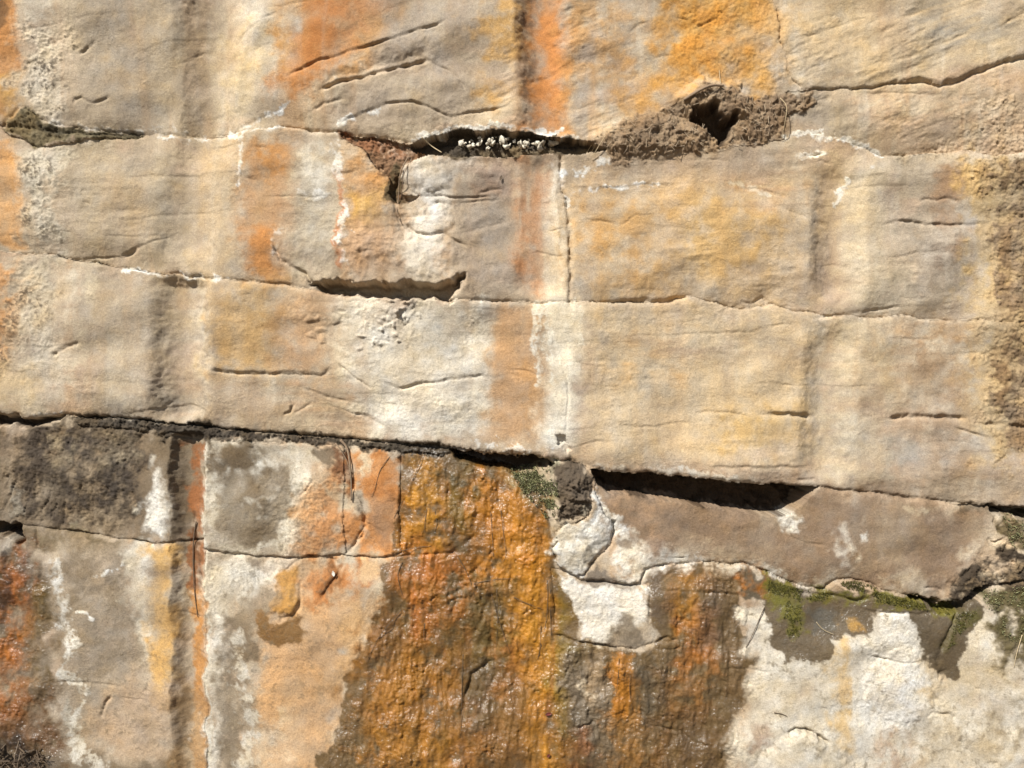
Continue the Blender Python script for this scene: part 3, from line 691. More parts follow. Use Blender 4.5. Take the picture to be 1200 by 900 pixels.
# --- main seep
wet([(476, 524), (540, 530), (600, 545), (640, 580), (652, 640), (654, 680), (662, 690), (680, 712), (678, 745), (700, 756), (765, 758), (768, 745), (758, 720), (762, 690), (757, 668), (770, 664), (830, 660), (880, 672), (866, 690), (874, 730), (886, 762), (884, 780), (878, 825), (862, 842), (866, 870), (858, 890), (862, 930), (860, 1180), (360, 1180), (372, 880), (392, 872), (400, 830), (408, 790), (424, 760), (432, 730), (452, 706), (446, 690), (446, 662), (464, 660), (462, 620), (466, 580), (470, 550)], 1.0, 2.2, 3, (126, 100, 64))
pp((164, 108, 48), .95, 14, 8, [(470, 535), (600, 552), (640, 590), (648, 700), (660, 780), (650, 1180), (420, 1180), (430, 860), (430, 760), (470, 660)], 's', .5)
pp((208, 146, 48), .95, 6, 6, [(484, 532), (516, 532), (520, 600), (525, 650), (480, 655), (472, 640), (482, 590)], 's', .48)
pp((206, 140, 44), .92, 9, 6, [(595, 600), (640, 590), (645, 680), (650, 760), (652, 1180), (604, 1180), (620, 800), (590, 700)], 'v', .5)
pp((190, 126, 42), .88, 9, 6, [(540, 545), (620, 560), (640, 620), (600, 680), (560, 680), (545, 600)], 's', .42)
pp((192, 116, 46), .88, 8, 6, [(480, 640), (540, 640), (550, 720), (510, 760), (470, 730)], 's', .42)
pp((176, 120, 46), .85, 12, 8, [(420, 780), (530, 760), (540, 860), (480, 1180), (410, 1180)], 's', .35)
pp((116, 94, 40), .85, 10, 8, [(520, 545), (545, 545), (548, 620), (540, 660), (522, 620)], 'v', .4)
pp((126, 96, 44), .6, 10, 8, [(470, 680), (530, 690), (555, 740), (530, 800), (545, 1180), (490, 1180), (480, 800), (450, 770)], 'v', .25)
pp((110, 92, 50), .8, 8, 8, [(555, 690), (600, 690), (585, 780), (570, 820), (545, 820), (545, 760)], 'v', .35)
pp((92, 78, 56), .75, 6, 6, [(545, 790), (580, 775), (585, 800), (570, 850), (545, 862), (540, 820)], 's', .35)
pp((122, 94, 54), .7, 9, 7, [(570, 820), (620, 800), (630, 860), (620, 1180), (560, 1180)], 's', .3)
pp((128, 96, 58), .7, 8, 6, [(400, 800), (430, 790), (440, 850), (400, 880)], 's', .2); pp((118, 88, 54), .7, 8, 6, [(440, 720), (475, 720), (470, 760), (440, 770)], 's', .3)
pp((138, 116, 48), .8, 8, 6, [(652, 640), (660, 690), (664, 745), (690, 758), (668, 800), (664, 900), (655, 1180), (646, 1180), (650, 800)], 'v', .4)
pp((124, 108, 86), .95, 5, 4, [(670, 760), (710, 765), (716, 820), (722, 900), (715, 1180), (680, 1180), (684, 880), (664, 850), (662, 800)])
pp((176, 148, 112), .8, 5, 4, [(690, 770), (705, 770), (712, 800), (708, 815), (682, 815), (682, 795)])
pl((226, 206, 172), .8, 3, [(688, 792), (682, 800), (684, 810), (692, 814)], 2, 3)
pp((190, 124, 42), .9, 4, 4, [(716, 762), (748, 762), (746, 800), (752, 850), (720, 840), (716, 800)], 'v', .55)
pp((176, 122, 54), .7, 7, 6, [(715, 840), (770, 845), (760, 1180), (722, 1180), (726, 900)], 's', .45); pp((160, 92, 38), .5, 7, 6, [(650, 850), (690, 860), (680, 1180), (650, 1180)], 's', .3)
pp((184, 128, 54), .85, 6, 6, [(784, 672), (815, 670), (820, 700), (815, 750), (785, 750), (782, 700)], 's', .5)
pp((178, 112, 46), .8, 7, 6, [(790, 720), (840, 715), (845, 790), (795, 790)], 's', .4); pp((166, 112, 54), .7, 8, 6, [(770, 790), (840, 780), (838, 850), (775, 850)], 's', .25)
pp((112, 94, 74), .85, 8, 6, [(760, 668), (782, 668), (780, 735), (766, 735)]); pp((108, 92, 76), .7, 8, 6, [(815, 690), (850, 690), (850, 760), (825, 760)], 's', .3)
pp((108, 82, 52), .85, 8, 6, [(760, 840), (850, 830), (860, 1180), (765, 1180)], 's', .4)
pp((124, 98, 66), .8, 9, 6, [(845, 690), (866, 690), (880, 760), (880, 820), (858, 860), (845, 800)])
pp((104, 92, 72), .8, 6, 5, [(740, 770), (775, 770), (790, 830), (755, 850)], 's', .3)
pp((108, 100, 78), .85, 6, 6, [(478, 524), (545, 535), (545, 560), (515, 560), (520, 535), (482, 534)], 's', .4)
pp((128, 132, 92), .8, 6, 6, [(596, 552), (650, 546), (655, 590), (650, 618), (632, 596), (612, 578)], 's', .45)
# --- white-crusted stones
pp((226, 212, 186), 1, 3, 3, chunk); pp(WHI, .95, 4, 4, chunk, 's', .5)
pp((112, 100, 82), .9, 3, 3, [(680, 640), (700, 628), (716, 630), (710, 645), (695, 655), (686, 668), (684, 655)], 's', .3)
pp((248, 238, 218), .97, 4, 4, [(656, 674), (684, 682), (748, 688), (762, 690), (763, 700), (757, 728), (730, 735), (705, 752), (682, 748), (676, 712), (662, 690)])
pp((132, 116, 94), .9, 4, 3, [(726, 722), (745, 722), (760, 745), (760, 758), (715, 757), (705, 745)], 's', .5)
pp((140, 124, 104), .9, 3, 3, [(690, 664), (702, 660), (718, 678), (746, 683), (746, 688), (700, 687), (682, 680)])
# --- right shelf
pp((154, 127, 100), .95, 8, 5, [(697, 552), (960, 572), (1160, 596), (1175, 610), (1165, 640), (1130, 690), (1100, 708), (1030, 694), (980, 682), (900, 674), (860, 662), (760, 664), (720, 640), (700, 600)])
pp((196, 160, 124), .6, 9, 6, [(705, 575), (780, 590), (790, 620), (740, 635), (712, 610)], 's', .3)
pp((152, 126, 100), .7, 12, 6, [(900, 620), (985, 610), (980, 680), (880, 668)], 'h', .3); pp((150, 126, 98), .6, 12, 6, [(1000, 600), (1120, 600), (1110, 640), (1010, 640)], 'h', .2)
pp((248, 238, 216), .97, 5, 4, [(716, 625), (730, 622), (745, 630), (760, 640), (775, 638), (800, 650), (830, 662), (770, 664), (755, 668), (748, 684), (722, 676), (712, 658), (722, 642)], 's', .45)
pp((150, 130, 108), .85, 3, 3, [(722, 630), (742, 630), (744, 636), (732, 640), (722, 636)]); pp((168, 138, 112), .8, 5, 3, [(757, 632), (778, 630), (772, 652), (758, 652)])
pl(WHI, .9, 4, [(695, 572), (700, 590), (712, 606), (720, 618)], 3, 4); pl(WHI, .8, 3, [(720, 606), (728, 620)], 2, 3)
pl((240, 230, 208), .85, 4, [(790, 656), (850, 660), (885, 668), (905, 676), (940, 688), (965, 692)], 3, 4, 's', .3)
pp((214, 194, 164), .7, 8, 5, [(800, 640), (860, 638), (895, 668), (850, 662)], 's', .3)
pp((240, 228, 206), .85, 6, 5, [(968, 690), (978, 665), (985, 620), (1000, 605), (998, 640), (990, 670), (982, 682)], 's', .35)
pp((232, 216, 188), .7, 7, 5, [(1030, 690), (1050, 672), (1075, 665), (1100, 690), (1095, 705), (1060, 697)], 's', .3)
pp(WHI, .9, 4, 3, [(915, 600), (928, 596), (938, 615), (925, 620)], 's', .3); pp(WHI, .95, 2.5, 2, [(1006, 626), (1016, 624), (1017, 632), (1008, 634)])
pp((222, 206, 180), .8, 6, 4, [(1165, 610), (1178, 625), (1175, 640), (1150, 655), (1135, 668), (1132, 650), (1150, 635)], 's', .35)
pp((230, 208, 170), .6, 3, 3, [(1062, 590), (1085, 594), (1110, 590), (1105, 598), (1080, 603)], 's', .3)
pp((74, 62, 48), .97, 4, 5, [(1124, 700), (1134, 676), (1158, 655), (1182, 645), (1240, 650), (1240, 682), (1170, 688), (1140, 706)], 's', .58)
pp((104, 90, 60), .95, 4, 5, [(1174, 600), (1230, 602), (1230, 650), (1182, 640), (1174, 620)], 's', .35)
# --- bottom right
pp((242, 229, 203), .98, 7, 6, [(872, 704), (905, 708), (1110, 720), (1160, 706), (1560, 700), (1560, 1180), (862, 1180), (862, 850), (880, 830), (886, 780), (868, 720)])
pp((206, 190, 160), .7, 12, 8, [(900, 770), (980, 760), (990, 880), (910, 880)], 's'); pp((188, 173, 144), .75, 8, 6, [(910, 866), (980, 868), (975, 930), (900, 930)], 's', .1)
pp((252, 245, 228), .95, 10, 8, [(1005, 770), (1050, 780), (1088, 778), (1098, 830), (1070, 855), (1020, 850), (1000, 820)], 's', .4)
pp((252, 244, 226), .95, 6, 5, [(1030, 722), (1062, 712), (1078, 745), (1082, 775), (1040, 776), (1010, 764), (1012, 748)])
pp((212, 198, 180), .5, 8, 6, [(1020, 800), (1085, 795), (1088, 850), (1030, 848)], 's')
pp((222, 184, 122), .85, 6, 4, [(977, 746), (1000, 746), (998, 800), (996, 870), (976, 870), (980, 800)], 'v', .45)
pp((222, 188, 130), .7, 5, 4, [(1088, 775), (1100, 790), (1095, 830), (1086, 810)])
pp((196, 164, 132), .8, 9, 6, [(1030, 875), (1060, 868), (1075, 900), (1060, 940), (1030, 920)], 's', .35); pp((184, 158, 134), .85, 5, 4, [(882, 850), (898, 848), (900, 875), (885, 880)], 's', .4)
pp((192, 176, 148), .8, 10, 8, [(1080, 842), (1190, 850), (1190, 930), (1070, 930), (1080, 880)], 's', .25); pp((198, 182, 152), .6, 10, 8, [(1110, 790), (1180, 780), (1180, 840), (1100, 836)], 's', .1); pp((166, 150, 122), .85, 6, 5, [(1176, 812), (1230, 810), (1230, 870), (1178, 860)], 's', .3)
pp((132, 116, 84), 1, 5, 5, [(1150, 692), (1240, 680), (1240, 800), (1192, 788), (1172, 756), (1160, 718)], 's', .62)
pp((96, 90, 46), .8, 6, 6, [(1145, 695), (1230, 684), (1230, 770), (1180, 750), (1165, 720)], 's', .3)
wet([(865, 668), (968, 694), (1010, 690), (1030, 706), (1022, 735), (1002, 748), (980, 748), (976, 768), (952, 780), (922, 776), (903, 758), (904, 732), (898, 704), (872, 702)], .8, 2.2, 3, (120, 102, 76))
wet([(1020, 694), (1080, 702), (1120, 710), (1150, 700), (1156, 716), (1146, 740), (1130, 770), (1120, 794), (1100, 792), (1084, 762), (1074, 738), (1058, 718), (1026, 716)], .6, 2.2, 3, (110, 94, 70))
pp((108, 95, 64), 1, 5, 5, [(1150, 694), (1240, 684), (1240, 800), (1192, 788), (1172, 756), (1160, 718)], 's', .62)
pp((84, 80, 40), .7, 6, 6, [(1150, 697), (1240, 686), (1240, 770), (1180, 750), (1165, 720)], 's', .2)
pp((74, 62, 48), .97, 4, 4, [(1124, 698), (1134, 676), (1158, 655), (1182, 645), (1240, 650), (1240, 682), (1170, 688), (1140, 704)], 's', .6)
pp((150, 128, 98), .6, 3, 4, [(1140, 690), (1175, 660), (1240, 660), (1240, 672), (1170, 684)], 'f', -.1, .6)
pp((112, 104, 88), .9, 4, 3, [(945, 712), (965, 710), (985, 720), (985, 738), (955, 740)])
pp((190, 116, 34), .85, 5, 5, [(868, 672), (900, 680), (905, 694), (870, 695)], 's', .4); pp((206, 160, 84), .8, 4, 4, [(990, 722), (1004, 722), (1008, 738), (992, 738)], 's', .45)
pp((122, 114, 42), .92, 4, 5, [(895, 678), (940, 690), (985, 694), (1030, 692), (1080, 706), (1125, 714), (1120, 722), (1060, 714), (1000, 708), (945, 704), (940, 740), (922, 748), (915, 715), (895, 694)], 's', .45)
pp((86, 84, 34), .8, 5, 4, [(1128, 716), (1150, 715), (1146, 735), (1112, 765), (1105, 765), (1118, 735)], 's', .4)
# lichen flecks on the cream stone
pp((116, 102, 78), .7, 8, 6, [(880, 700), (1230, 700), (1230, 1000), (870, 1000)], 'f', -.72, .45)
pp((126, 110, 84), .6, 8, 6, [(240, 520), (400, 520), (400, 1000), (60, 1000), (60, 650), (240, 650)], 'f', -.66, .5)
pl((246, 234, 206), .9, 1.6, [(242, 640), (243, 760), (242, 920)], .4, 1.2)
pl((246, 236, 212), .8, 2.2, [(241, 517), (242, 560), (242, 640)], 1.5, 1.5, 's', .2)
# --- white lime runs and crusts
pl(WHI, .95, 2.2, [(272, 152), (300, 139), (342, 119)], 1.5, 1.8, 's', .4, .2)
pl(WHI, .95, 2.4, [(264, 153), (285, 152), (300, 150), (330, 146)], 2, 1.8, 's', .4)
pl(WHI, .85, 2.0, [(285, 155), (276, 180), (277, 214)], 1.5, 1.6, 's', .35)
pl(WHI, .9, 2.4, [(165, 152), (190, 160), (214, 159), (232, 156)], 2.5, 1.6, 's', .4)
pl(WHI, .7, 1.6, [(60, 143), (90, 148), (130, 150), (165, 149), (188, 146), (210, 152)], 1.5, 1.5, 's', .3)
pl(WHI, .9, 2.2, [(398, 146), (410, 138), (430, 130), (448, 125)], 1.6, 1.6, 's', .35)
pl(WHI, .97, 2.8, [(486, 161), (515, 154), (545, 149), (590, 148), (602, 151), (640, 153), (655, 147)], 1.6, 1.5, 's', .6)
pl(WHI, .9, 2.2, [(640, 162), (662, 160), (678, 158)], 2, 1.5, 's', .4)
pl(WHI, .85, 3.4, [(395, 168), (398, 200), (402, 235), (403, 270), (401, 306)], 2.2, 2.2, 's', .25)
pl(WHI, .6, 4, [(330, 278), (327, 295)], 2, 2.5, 's', .3); pl(WHI, .5, 1.6, [(350, 230), (398, 230)], 1.5, 1.5, 's', .2)
pl(WHI, .9, 2.2, [(148, 315), (200, 323), (265, 328)], 1.2, 1.2, 's', .45)
pl(WHI, .9, 3.0, [(660, 204), (657, 212), (662, 222), (668, 240)], 2, 2, 's', .4)
pl(WHI, .85, 3, [(677, 206), (692, 200), (712, 188)], 3, 2, 's', .2)
pl(WHI, .9, 2.0, [(672, 222), (705, 223), (735, 219), (770, 217)], 1.4, 1.4, 's', .35, .2)
pl(WHI, .95, 2.4, [(920, 161), (940, 157), (960, 158), (974, 161)], 2, 1.5, 's', .45)
pl(WHI, .9, 2.4, [(985, 165), (1005, 172), (1034, 182)], 1.6, 1.5, 's', .4)
pl(WHI, .9, 2.2, [(934, 182), (950, 183), (966, 180)], 1.4, 1.5, 's', .35)
pl(WHI, .95, 2.4, [(983, 234), (989, 222), (997, 209)], 1.2, 1.3)
pl((236, 222, 192), .6, 3, [(858, 218), (885, 221), (905, 228)], 2, 2, 's', .2)
for k_, x_ in enumerate((628, 634, 641, 650, 660, 668, 676)):
    pl((246, 236, 210), .75, 2.2, [(x_, 352 + 6 * (k_ % 3)), (x_ - 2, 395), (x_ + 3 - k_ % 2 * 5, 430 + 14 * (k_ % 2))], 2.2, 2, 'v', .15)
for k_, (x_, y0_, y1_) in enumerate(((650, 190, 352), (644, 260, 352), (660, 270, 352))):
    pl((240, 224, 196), .6, 2.5, [(x_, y0_), (x_ + 1, (y0_ + y1_) / 2), (x_ - 2, y1_)], 2, 2.5, 'v', .1)
pl((236, 224, 198), .7, 3, [(696, 543), (730, 548), (790, 553), (860, 560)], 3, 2, 's', .1)
pl(WHI, .8, 2.4, [(560, 520), (600, 524), (640, 527)], 3, 2, 's', .1); pl(WHI, .7, 2, [(40, 487), (70, 484)], 1.5, 1.5)
pl((232, 222, 198), .6, 2, [(150, 492), (190, 495)], 1.2, 1.2)
for p_, q_, s_ in ((1022, 196, 2), (700, 170, 2), (170, 745, 2)): pp(WHI, .7, 2, 1, [(p_ - s_, q_ - s_), (p_ + s_, q_ - s_), (p_ + s_, q_ + s_), (p_ - s_, q_ + s_)])
# dark lichen pits on the crumbly left margin
for pts in ([(30, 70), (78, 70), (76, 110), (36, 108)], [(32, 180), (60, 182), (62, 240), (34, 240)], [(26, 255), (60, 258), (58, 300), (28, 298)], [(34, 345), (58, 345), (56, 375), (36, 375)], [(0, 345), (24, 350), (22, 420), (0, 430)]):
    pp((88, 74, 58), .85, 5, 6, pts, 'f', -.18, .6)
pp((110, 92, 70), .4, 6, 6, [(1050, 300), (1150, 300), (1150, 330), (1060, 335)], 'f', -.1)
# --- earth in the seams, and shade painted into the hollows
pp((138, 122, 88), 1, 2, 1, wedgeSoil); pp((74, 66, 48), .8, 4, 3, [(45, 140), (62, 145), (110, 152), (160, 154), (120, 158), (70, 160), (50, 158)])
pp((136, 112, 70), .8, 5, 4, [(0, 140), (25, 135), (36, 150), (25, 165), (5, 160)])
pp((178, 150, 116), 1, 2, 2, clodSoil); pp((130, 104, 78), .7, 4, 4, clodSoil, 's', 0)
pp((88, 76, 60), 1, 2, 2, pocket); pp((130, 112, 84), .85, 3, 2, [(488, 180), (505, 176), (700, 172), (712, 180), (640, 184), (540, 185)])
pp((140, 106, 76), 1, 3, 3, rustPocket); pp((216, 190, 160), .7, 3, 4, [(440, 170), (482, 174), (484, 184), (450, 184)], 'f', -.15, .6); pp((170, 112, 74), .6, 4, 4, [(410, 162), (470, 168), (485, 184), (455, 185), (430, 175)], 's', .3)
pp((104, 88, 60), .9, 3, 3, [(474, 190), (468, 228), (488, 232), (476, 240), (458, 235), (456, 205), (465, 190)], 's', .4)
pp((72, 62, 50), 1, 3, 3, ledgeSoil); pp((98, 84, 64), .6, 3, 3, ledgeSoil, 's', 0)
pp((92, 77, 60), .95, 4, 4, darkLump); pp((210, 196, 166), .8, 3, 3, [(680, 590), (690, 585), (688, 600), (678, 604)], 's', .3)
pl((90, 76, 58), .7, 6, [(1130, 592), (1200, 598)], 2, 3)
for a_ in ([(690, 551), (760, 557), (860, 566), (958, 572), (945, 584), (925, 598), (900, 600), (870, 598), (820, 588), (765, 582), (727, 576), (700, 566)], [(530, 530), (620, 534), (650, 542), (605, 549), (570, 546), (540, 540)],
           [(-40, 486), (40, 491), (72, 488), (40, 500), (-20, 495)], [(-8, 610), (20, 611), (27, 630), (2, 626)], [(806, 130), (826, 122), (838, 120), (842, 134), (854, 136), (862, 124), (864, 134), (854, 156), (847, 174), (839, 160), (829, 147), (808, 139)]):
    pp((84, 66, 48), .95, 2, 1, a_)  # dark brown painted in to deepen the shade inside each hollow
# darker strip under the ledge seam
pp((110, 94, 72), .55, 5, 4, [(85, 500), (240, 517), (370, 521), (370, 530), (240, 524), (85, 512)], 's', .3)
H += 0.6 * CRU * (1 + 0.5 * NFI + 0.3 * NGR)
COL *= (1.0 + 0.035 * NFI + 0.03 * NSM + 0.02 * NVERT * (1 - WET) + 0.05 * NMED)[..., None]
COL *= 1.0 + (NC2 * 0.6 + NB2 * 0.5)[..., None] * np.array([0.028, -0.006, -0.07], np.float32)
np.clip(COL, 0.008, 0.66, out=COL)

# ------------------------------------------------------------------ materials
def principled(name, color=(0.3, 0.3, 0.3), rgh=0.85):
    m = bpy.data.materials.new(name); m.use_nodes = True
    b = m.node_tree.nodes["Principled BSDF"]
    b.inputs["Base Color"].default_value = (*color, 1)
    b.inputs["Roughness"].default_value = rgh
    return m, m.node_tree, b

def rock_material():
    m, nt, b = principled("weathered_sandstone")
    N = nt.nodes; LK = nt.links.new
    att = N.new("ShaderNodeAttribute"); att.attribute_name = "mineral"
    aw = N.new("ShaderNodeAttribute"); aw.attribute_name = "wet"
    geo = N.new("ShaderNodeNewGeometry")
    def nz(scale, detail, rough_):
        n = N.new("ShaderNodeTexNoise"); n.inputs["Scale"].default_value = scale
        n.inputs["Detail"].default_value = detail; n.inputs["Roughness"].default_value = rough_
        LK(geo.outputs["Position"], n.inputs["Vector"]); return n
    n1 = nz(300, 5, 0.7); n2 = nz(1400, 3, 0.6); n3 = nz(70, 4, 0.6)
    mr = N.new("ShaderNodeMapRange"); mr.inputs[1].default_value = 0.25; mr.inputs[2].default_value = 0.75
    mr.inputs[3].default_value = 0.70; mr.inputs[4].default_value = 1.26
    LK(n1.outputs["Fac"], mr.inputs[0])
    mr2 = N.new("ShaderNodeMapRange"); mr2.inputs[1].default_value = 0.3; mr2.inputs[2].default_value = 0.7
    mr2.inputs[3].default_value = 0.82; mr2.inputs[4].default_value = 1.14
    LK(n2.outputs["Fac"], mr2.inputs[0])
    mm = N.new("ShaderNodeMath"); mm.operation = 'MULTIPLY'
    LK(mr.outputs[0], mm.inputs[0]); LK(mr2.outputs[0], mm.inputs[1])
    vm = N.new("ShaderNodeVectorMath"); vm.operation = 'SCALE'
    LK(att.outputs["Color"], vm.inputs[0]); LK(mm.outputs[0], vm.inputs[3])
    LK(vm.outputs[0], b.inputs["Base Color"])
    # sand grain relief
    ad = N.new("ShaderNodeMath"); ad.operation = 'MULTIPLY_ADD'
    LK(n2.outputs["Fac"], ad.inputs[0]); ad.inputs[1].default_value = 0.35; LK(n1.outputs["Fac"], ad.inputs[2])
    bp = N.new("ShaderNodeBump"); bp.inputs["Distance"].default_value = 0.0030; bp.inputs["Strength"].default_value = 0.62
    LK(ad.outputs[0], bp.inputs["Height"]); LK(bp.outputs[0], b.inputs["Normal"])
    rr = N.new("ShaderNodeMapRange"); rr.inputs[3].default_value = 0.92; rr.inputs[4].default_value = 0.42
    LK(aw.outputs["Fac"], rr.inputs[0]); LK(rr.outputs[0], b.inputs["Roughness"])
    b.inputs["Specular IOR Level"].default_value = 0.3
    # water film where the stone seeps: it comes and goes over the wet area
    fm = N.new("ShaderNodeMapRange"); fm.inputs[1].default_value = 0.45; fm.inputs[2].default_value = 0.60
    LK(nz(20, 4, 0.65).outputs["Fac"], fm.inputs[0])
    mw = N.new("ShaderNodeMath"); mw.operation = 'MULTIPLY'
    LK(aw.outputs["Fac"], mw.inputs[0]); LK(fm.outputs[0], mw.inputs[1])
    LK(mw.outputs[0], b.inputs["Coat Weight"])
    b.inputs["Coat Roughness"].default_value = 0.29
    b.inputs["Coat IOR"].default_value = 1.6
    bp2 = N.new("ShaderNodeBump"); bp2.inputs["Distance"].default_value = 0.0045; bp2.inputs["Strength"].default_value = 1.0
    LK(nz(170, 2, 0.5).outputs["Fac"], bp2.inputs["Height"]); LK(bp2.outputs[0], b.inputs["Coat Normal"])
    return m
ROCK = rock_material()

def simple(name, color, rgh=0.85, var=0.25, scale=300, bumpd=0.001):
    m, nt, b = principled(name, color, rgh)
    N = nt.nodes; LK = nt.links.new
    geo = N.new("ShaderNodeNewGeometry")
    n = N.new("ShaderNodeTexNoise"); n.inputs["Scale"].default_value = scale; n.inputs["Detail"].default_value = 5
    LK(geo.outputs["Position"], n.inputs["Vector"])
    mr = N.new("ShaderNodeMapRange"); mr.inputs[1].default_value = .25; mr.inputs[2].default_value = .75
    mr.inputs[3].default_value = 1 - var; mr.inputs[4].default_value = 1 + var
    LK(n.outputs["Fac"], mr.inputs[0])
    vm = N.new("ShaderNodeVectorMath"); vm.operation = 'SCALE'; vm.inputs[0].default_value = color
    LK(mr.outputs[0], vm.inputs[3]); LK(vm.outputs[0], b.inputs["Base Color"])
    bp = N.new("ShaderNodeBump"); bp.inputs["Distance"].default_value = bumpd
    LK(n.outputs["Fac"], bp.inputs["Height"]); LK(bp.outputs[0], b.inputs["Normal"])
    return m
EARTH = simple("dark_earth", (0.10, 0.075, 0.05), 0.95, 0.5, 120, 0.01)
DIRT = simple("sandy_dirt", (0.14, 0.11, 0.08), 0.95, 0.4, 40, 0.02)
STEM = simple("dead_stem", (0.09, 0.062, 0.038), 0.8, 0.4, 300)
FIBRE = simple("root_fibre", (0.30, 0.23, 0.155), 0.9, 0.5, 400)
STRAW = simple("dry_straw", (0.42, 0.33, 0.20), 0.8, 0.3, 300)
ROOT = simple("root_bark", (0.20, 0.14, 0.09), 0.9, 0.4, 400)
LIME = simple("lime_crust", (0.60, 0.55, 0.45), 0.8, 0.2, 500, 0.002)
DLIME = simple("dirty_lime", (0.40, 0.35, 0.27), 0.9, 0.3, 500, 0.002)
PALE_LEAF = simple("pale_leaf", (0.58, 0.55, 0.49), 0.6, 0.15, 200)
RED_LEAF = simple("red_leaf", (0.10, 0.018, 0.012), 0.5, 0.4, 200)
MOSS = simple("moss", (0.105, 0.10, 0.028), 0.4, 0.55, 90)
DRYMOSS = simple("dry_moss", (0.24, 0.24, 0.12), 0.8, 0.5, 90)
PEB = simple("grey_pebble", (0.32, 0.28, 0.22), 0.9, 0.3, 200, 0.002)

def tag(o, label=None, cat=None, group=None, kind=None):
    if label: o["label"] = label
    if cat: o["category"] = cat
    if group: o["group"] = group
    if kind: o["kind"] = kind
    return o

# ------------------------------------------------------------------ ground and the hill behind the face
def mesh_object(name, verts, faces, mat, smooth=True):
    me = bpy.data.meshes.new(name); me.from_pydata(verts, [], faces); me.update()
    if smooth: me.shade_smooth()
    me.materials.append(mat)
    o = bpy.data.objects.new(name, me); scene.collection.objects.link(o)
    return o
gx = np.concatenate([[-60, -20, -8], np.linspace(-4, 4, 41), [8, 20, 60]]); gy = np.concatenate([[-60, -20, -8], np.linspace(-4, 0.06, 24)])
rg = np.random.default_rng(5)
gv = [(x, y, 0.0 + (0.012 * rg.standard_normal() if abs(x) < 4 and y > -4 else 0)) for y in gy for x in gx]
gf = [(j * len(gx) + i, j * len(gx) + i + 1, (j + 1) * len(gx) + i + 1, (j + 1) * len(gx) + i) for j in range(len(gy) - 1) for i in range(len(gx) - 1)]
tag(mesh_object("ground", gv, gf, DIRT), kind="structure")
x0, x1, z1 = wx(-362) + .01, wx(P0 + S * (NX - 1)) - .01, wz(Q0) - .01
hv = [(x, y, z) for x in (x0, x1) for y in (0.14, 3.0) for z in (-0.3, z1)]
tag(mesh_object("hillside", hv, [(0, 1, 3, 2), (4, 6, 7, 5), (0, 4, 5, 1), (2, 3, 7, 6), (1, 5, 7, 3), (0, 2, 6, 4)], EARTH, False), kind="structure")

# ------------------------------------------------------------------ cut the face into its rocks
def pick(ax, lo, hi, coarse):
    i0 = int(np.searchsorted(ax, lo)); i1 = int(np.searchsorted(ax, hi))
    return np.unique(np.concatenate([np.arange(0, i0, coarse), np.arange(i0, i1), np.arange(i1, len(ax), coarse), [len(ax) - 1]]))
ci = pick(pax, -22, 1222, 3); cj = pick(qax, -22, 922, 3)
sub = np.ix_(cj, ci)
VX, VQ, VH = P[sub].copy(), Q[sub].copy(), H[sub]
VC, VW = COL[sub], WET[sub]
VWP, VWQ = WP[sub], WQ[sub]
mx = 0.25 * (VX[:-1, :-1] + VX[1:, :-1] + VX[:-1, 1:] + VX[1:, 1:]); mq = 0.25 * (VQ[:-1, :-1] + VQ[1:, :-1] + VQ[:-1, 1:] + VQ[1:, 1:])
mwx = 0.25 * (VWP[:-1, :-1] + VWP[1:, :-1] + VWP[:-1, 1:] + VWP[1:, 1:]); mwq = 0.25 * (VWQ[:-1, :-1] + VWQ[1:, :-1] + VWQ[:-1, 1:] + VWQ[1:, 1:])
LC = label_map(mx + 0.4 * mwx, mq + 0.4 * mwq)
nj, ni = LC.shape
# smooth the joint lines so that no grid steps remain
he = np.zeros((nj + 1, ni), bool); he[1:-1] = LC[1:] != LC[:-1]          # horizontal edges on a joint
ve = np.zeros((nj, ni + 1), bool); ve[:, 1:-1] = LC[:, 1:] != LC[:, :-1]
for _ in range(4):
    sx = VX.copy(); sq = VQ.copy(); n = np.ones(VX.shape, np.float32)
    sx[:, :-1] += he * VX[:, 1:]; sq[:, :-1] += he * VQ[:, 1:]; n[:, :-1] += he
    sx[:, 1:] += he * VX[:, :-1]; sq[:, 1:] += he * VQ[:, :-1]; n[:, 1:] += he
    sx[:-1] += ve * VX[1:]; sq[:-1] += ve * VQ[1:]; n[:-1] += ve
    sx[1:] += ve * VX[:-1]; sq[1:] += ve * VQ[:-1]; n[1:] += ve
    k = n > 2.5
    VX[k] = (sx / n)[k]; VQ[k] = (sq / n)[k]

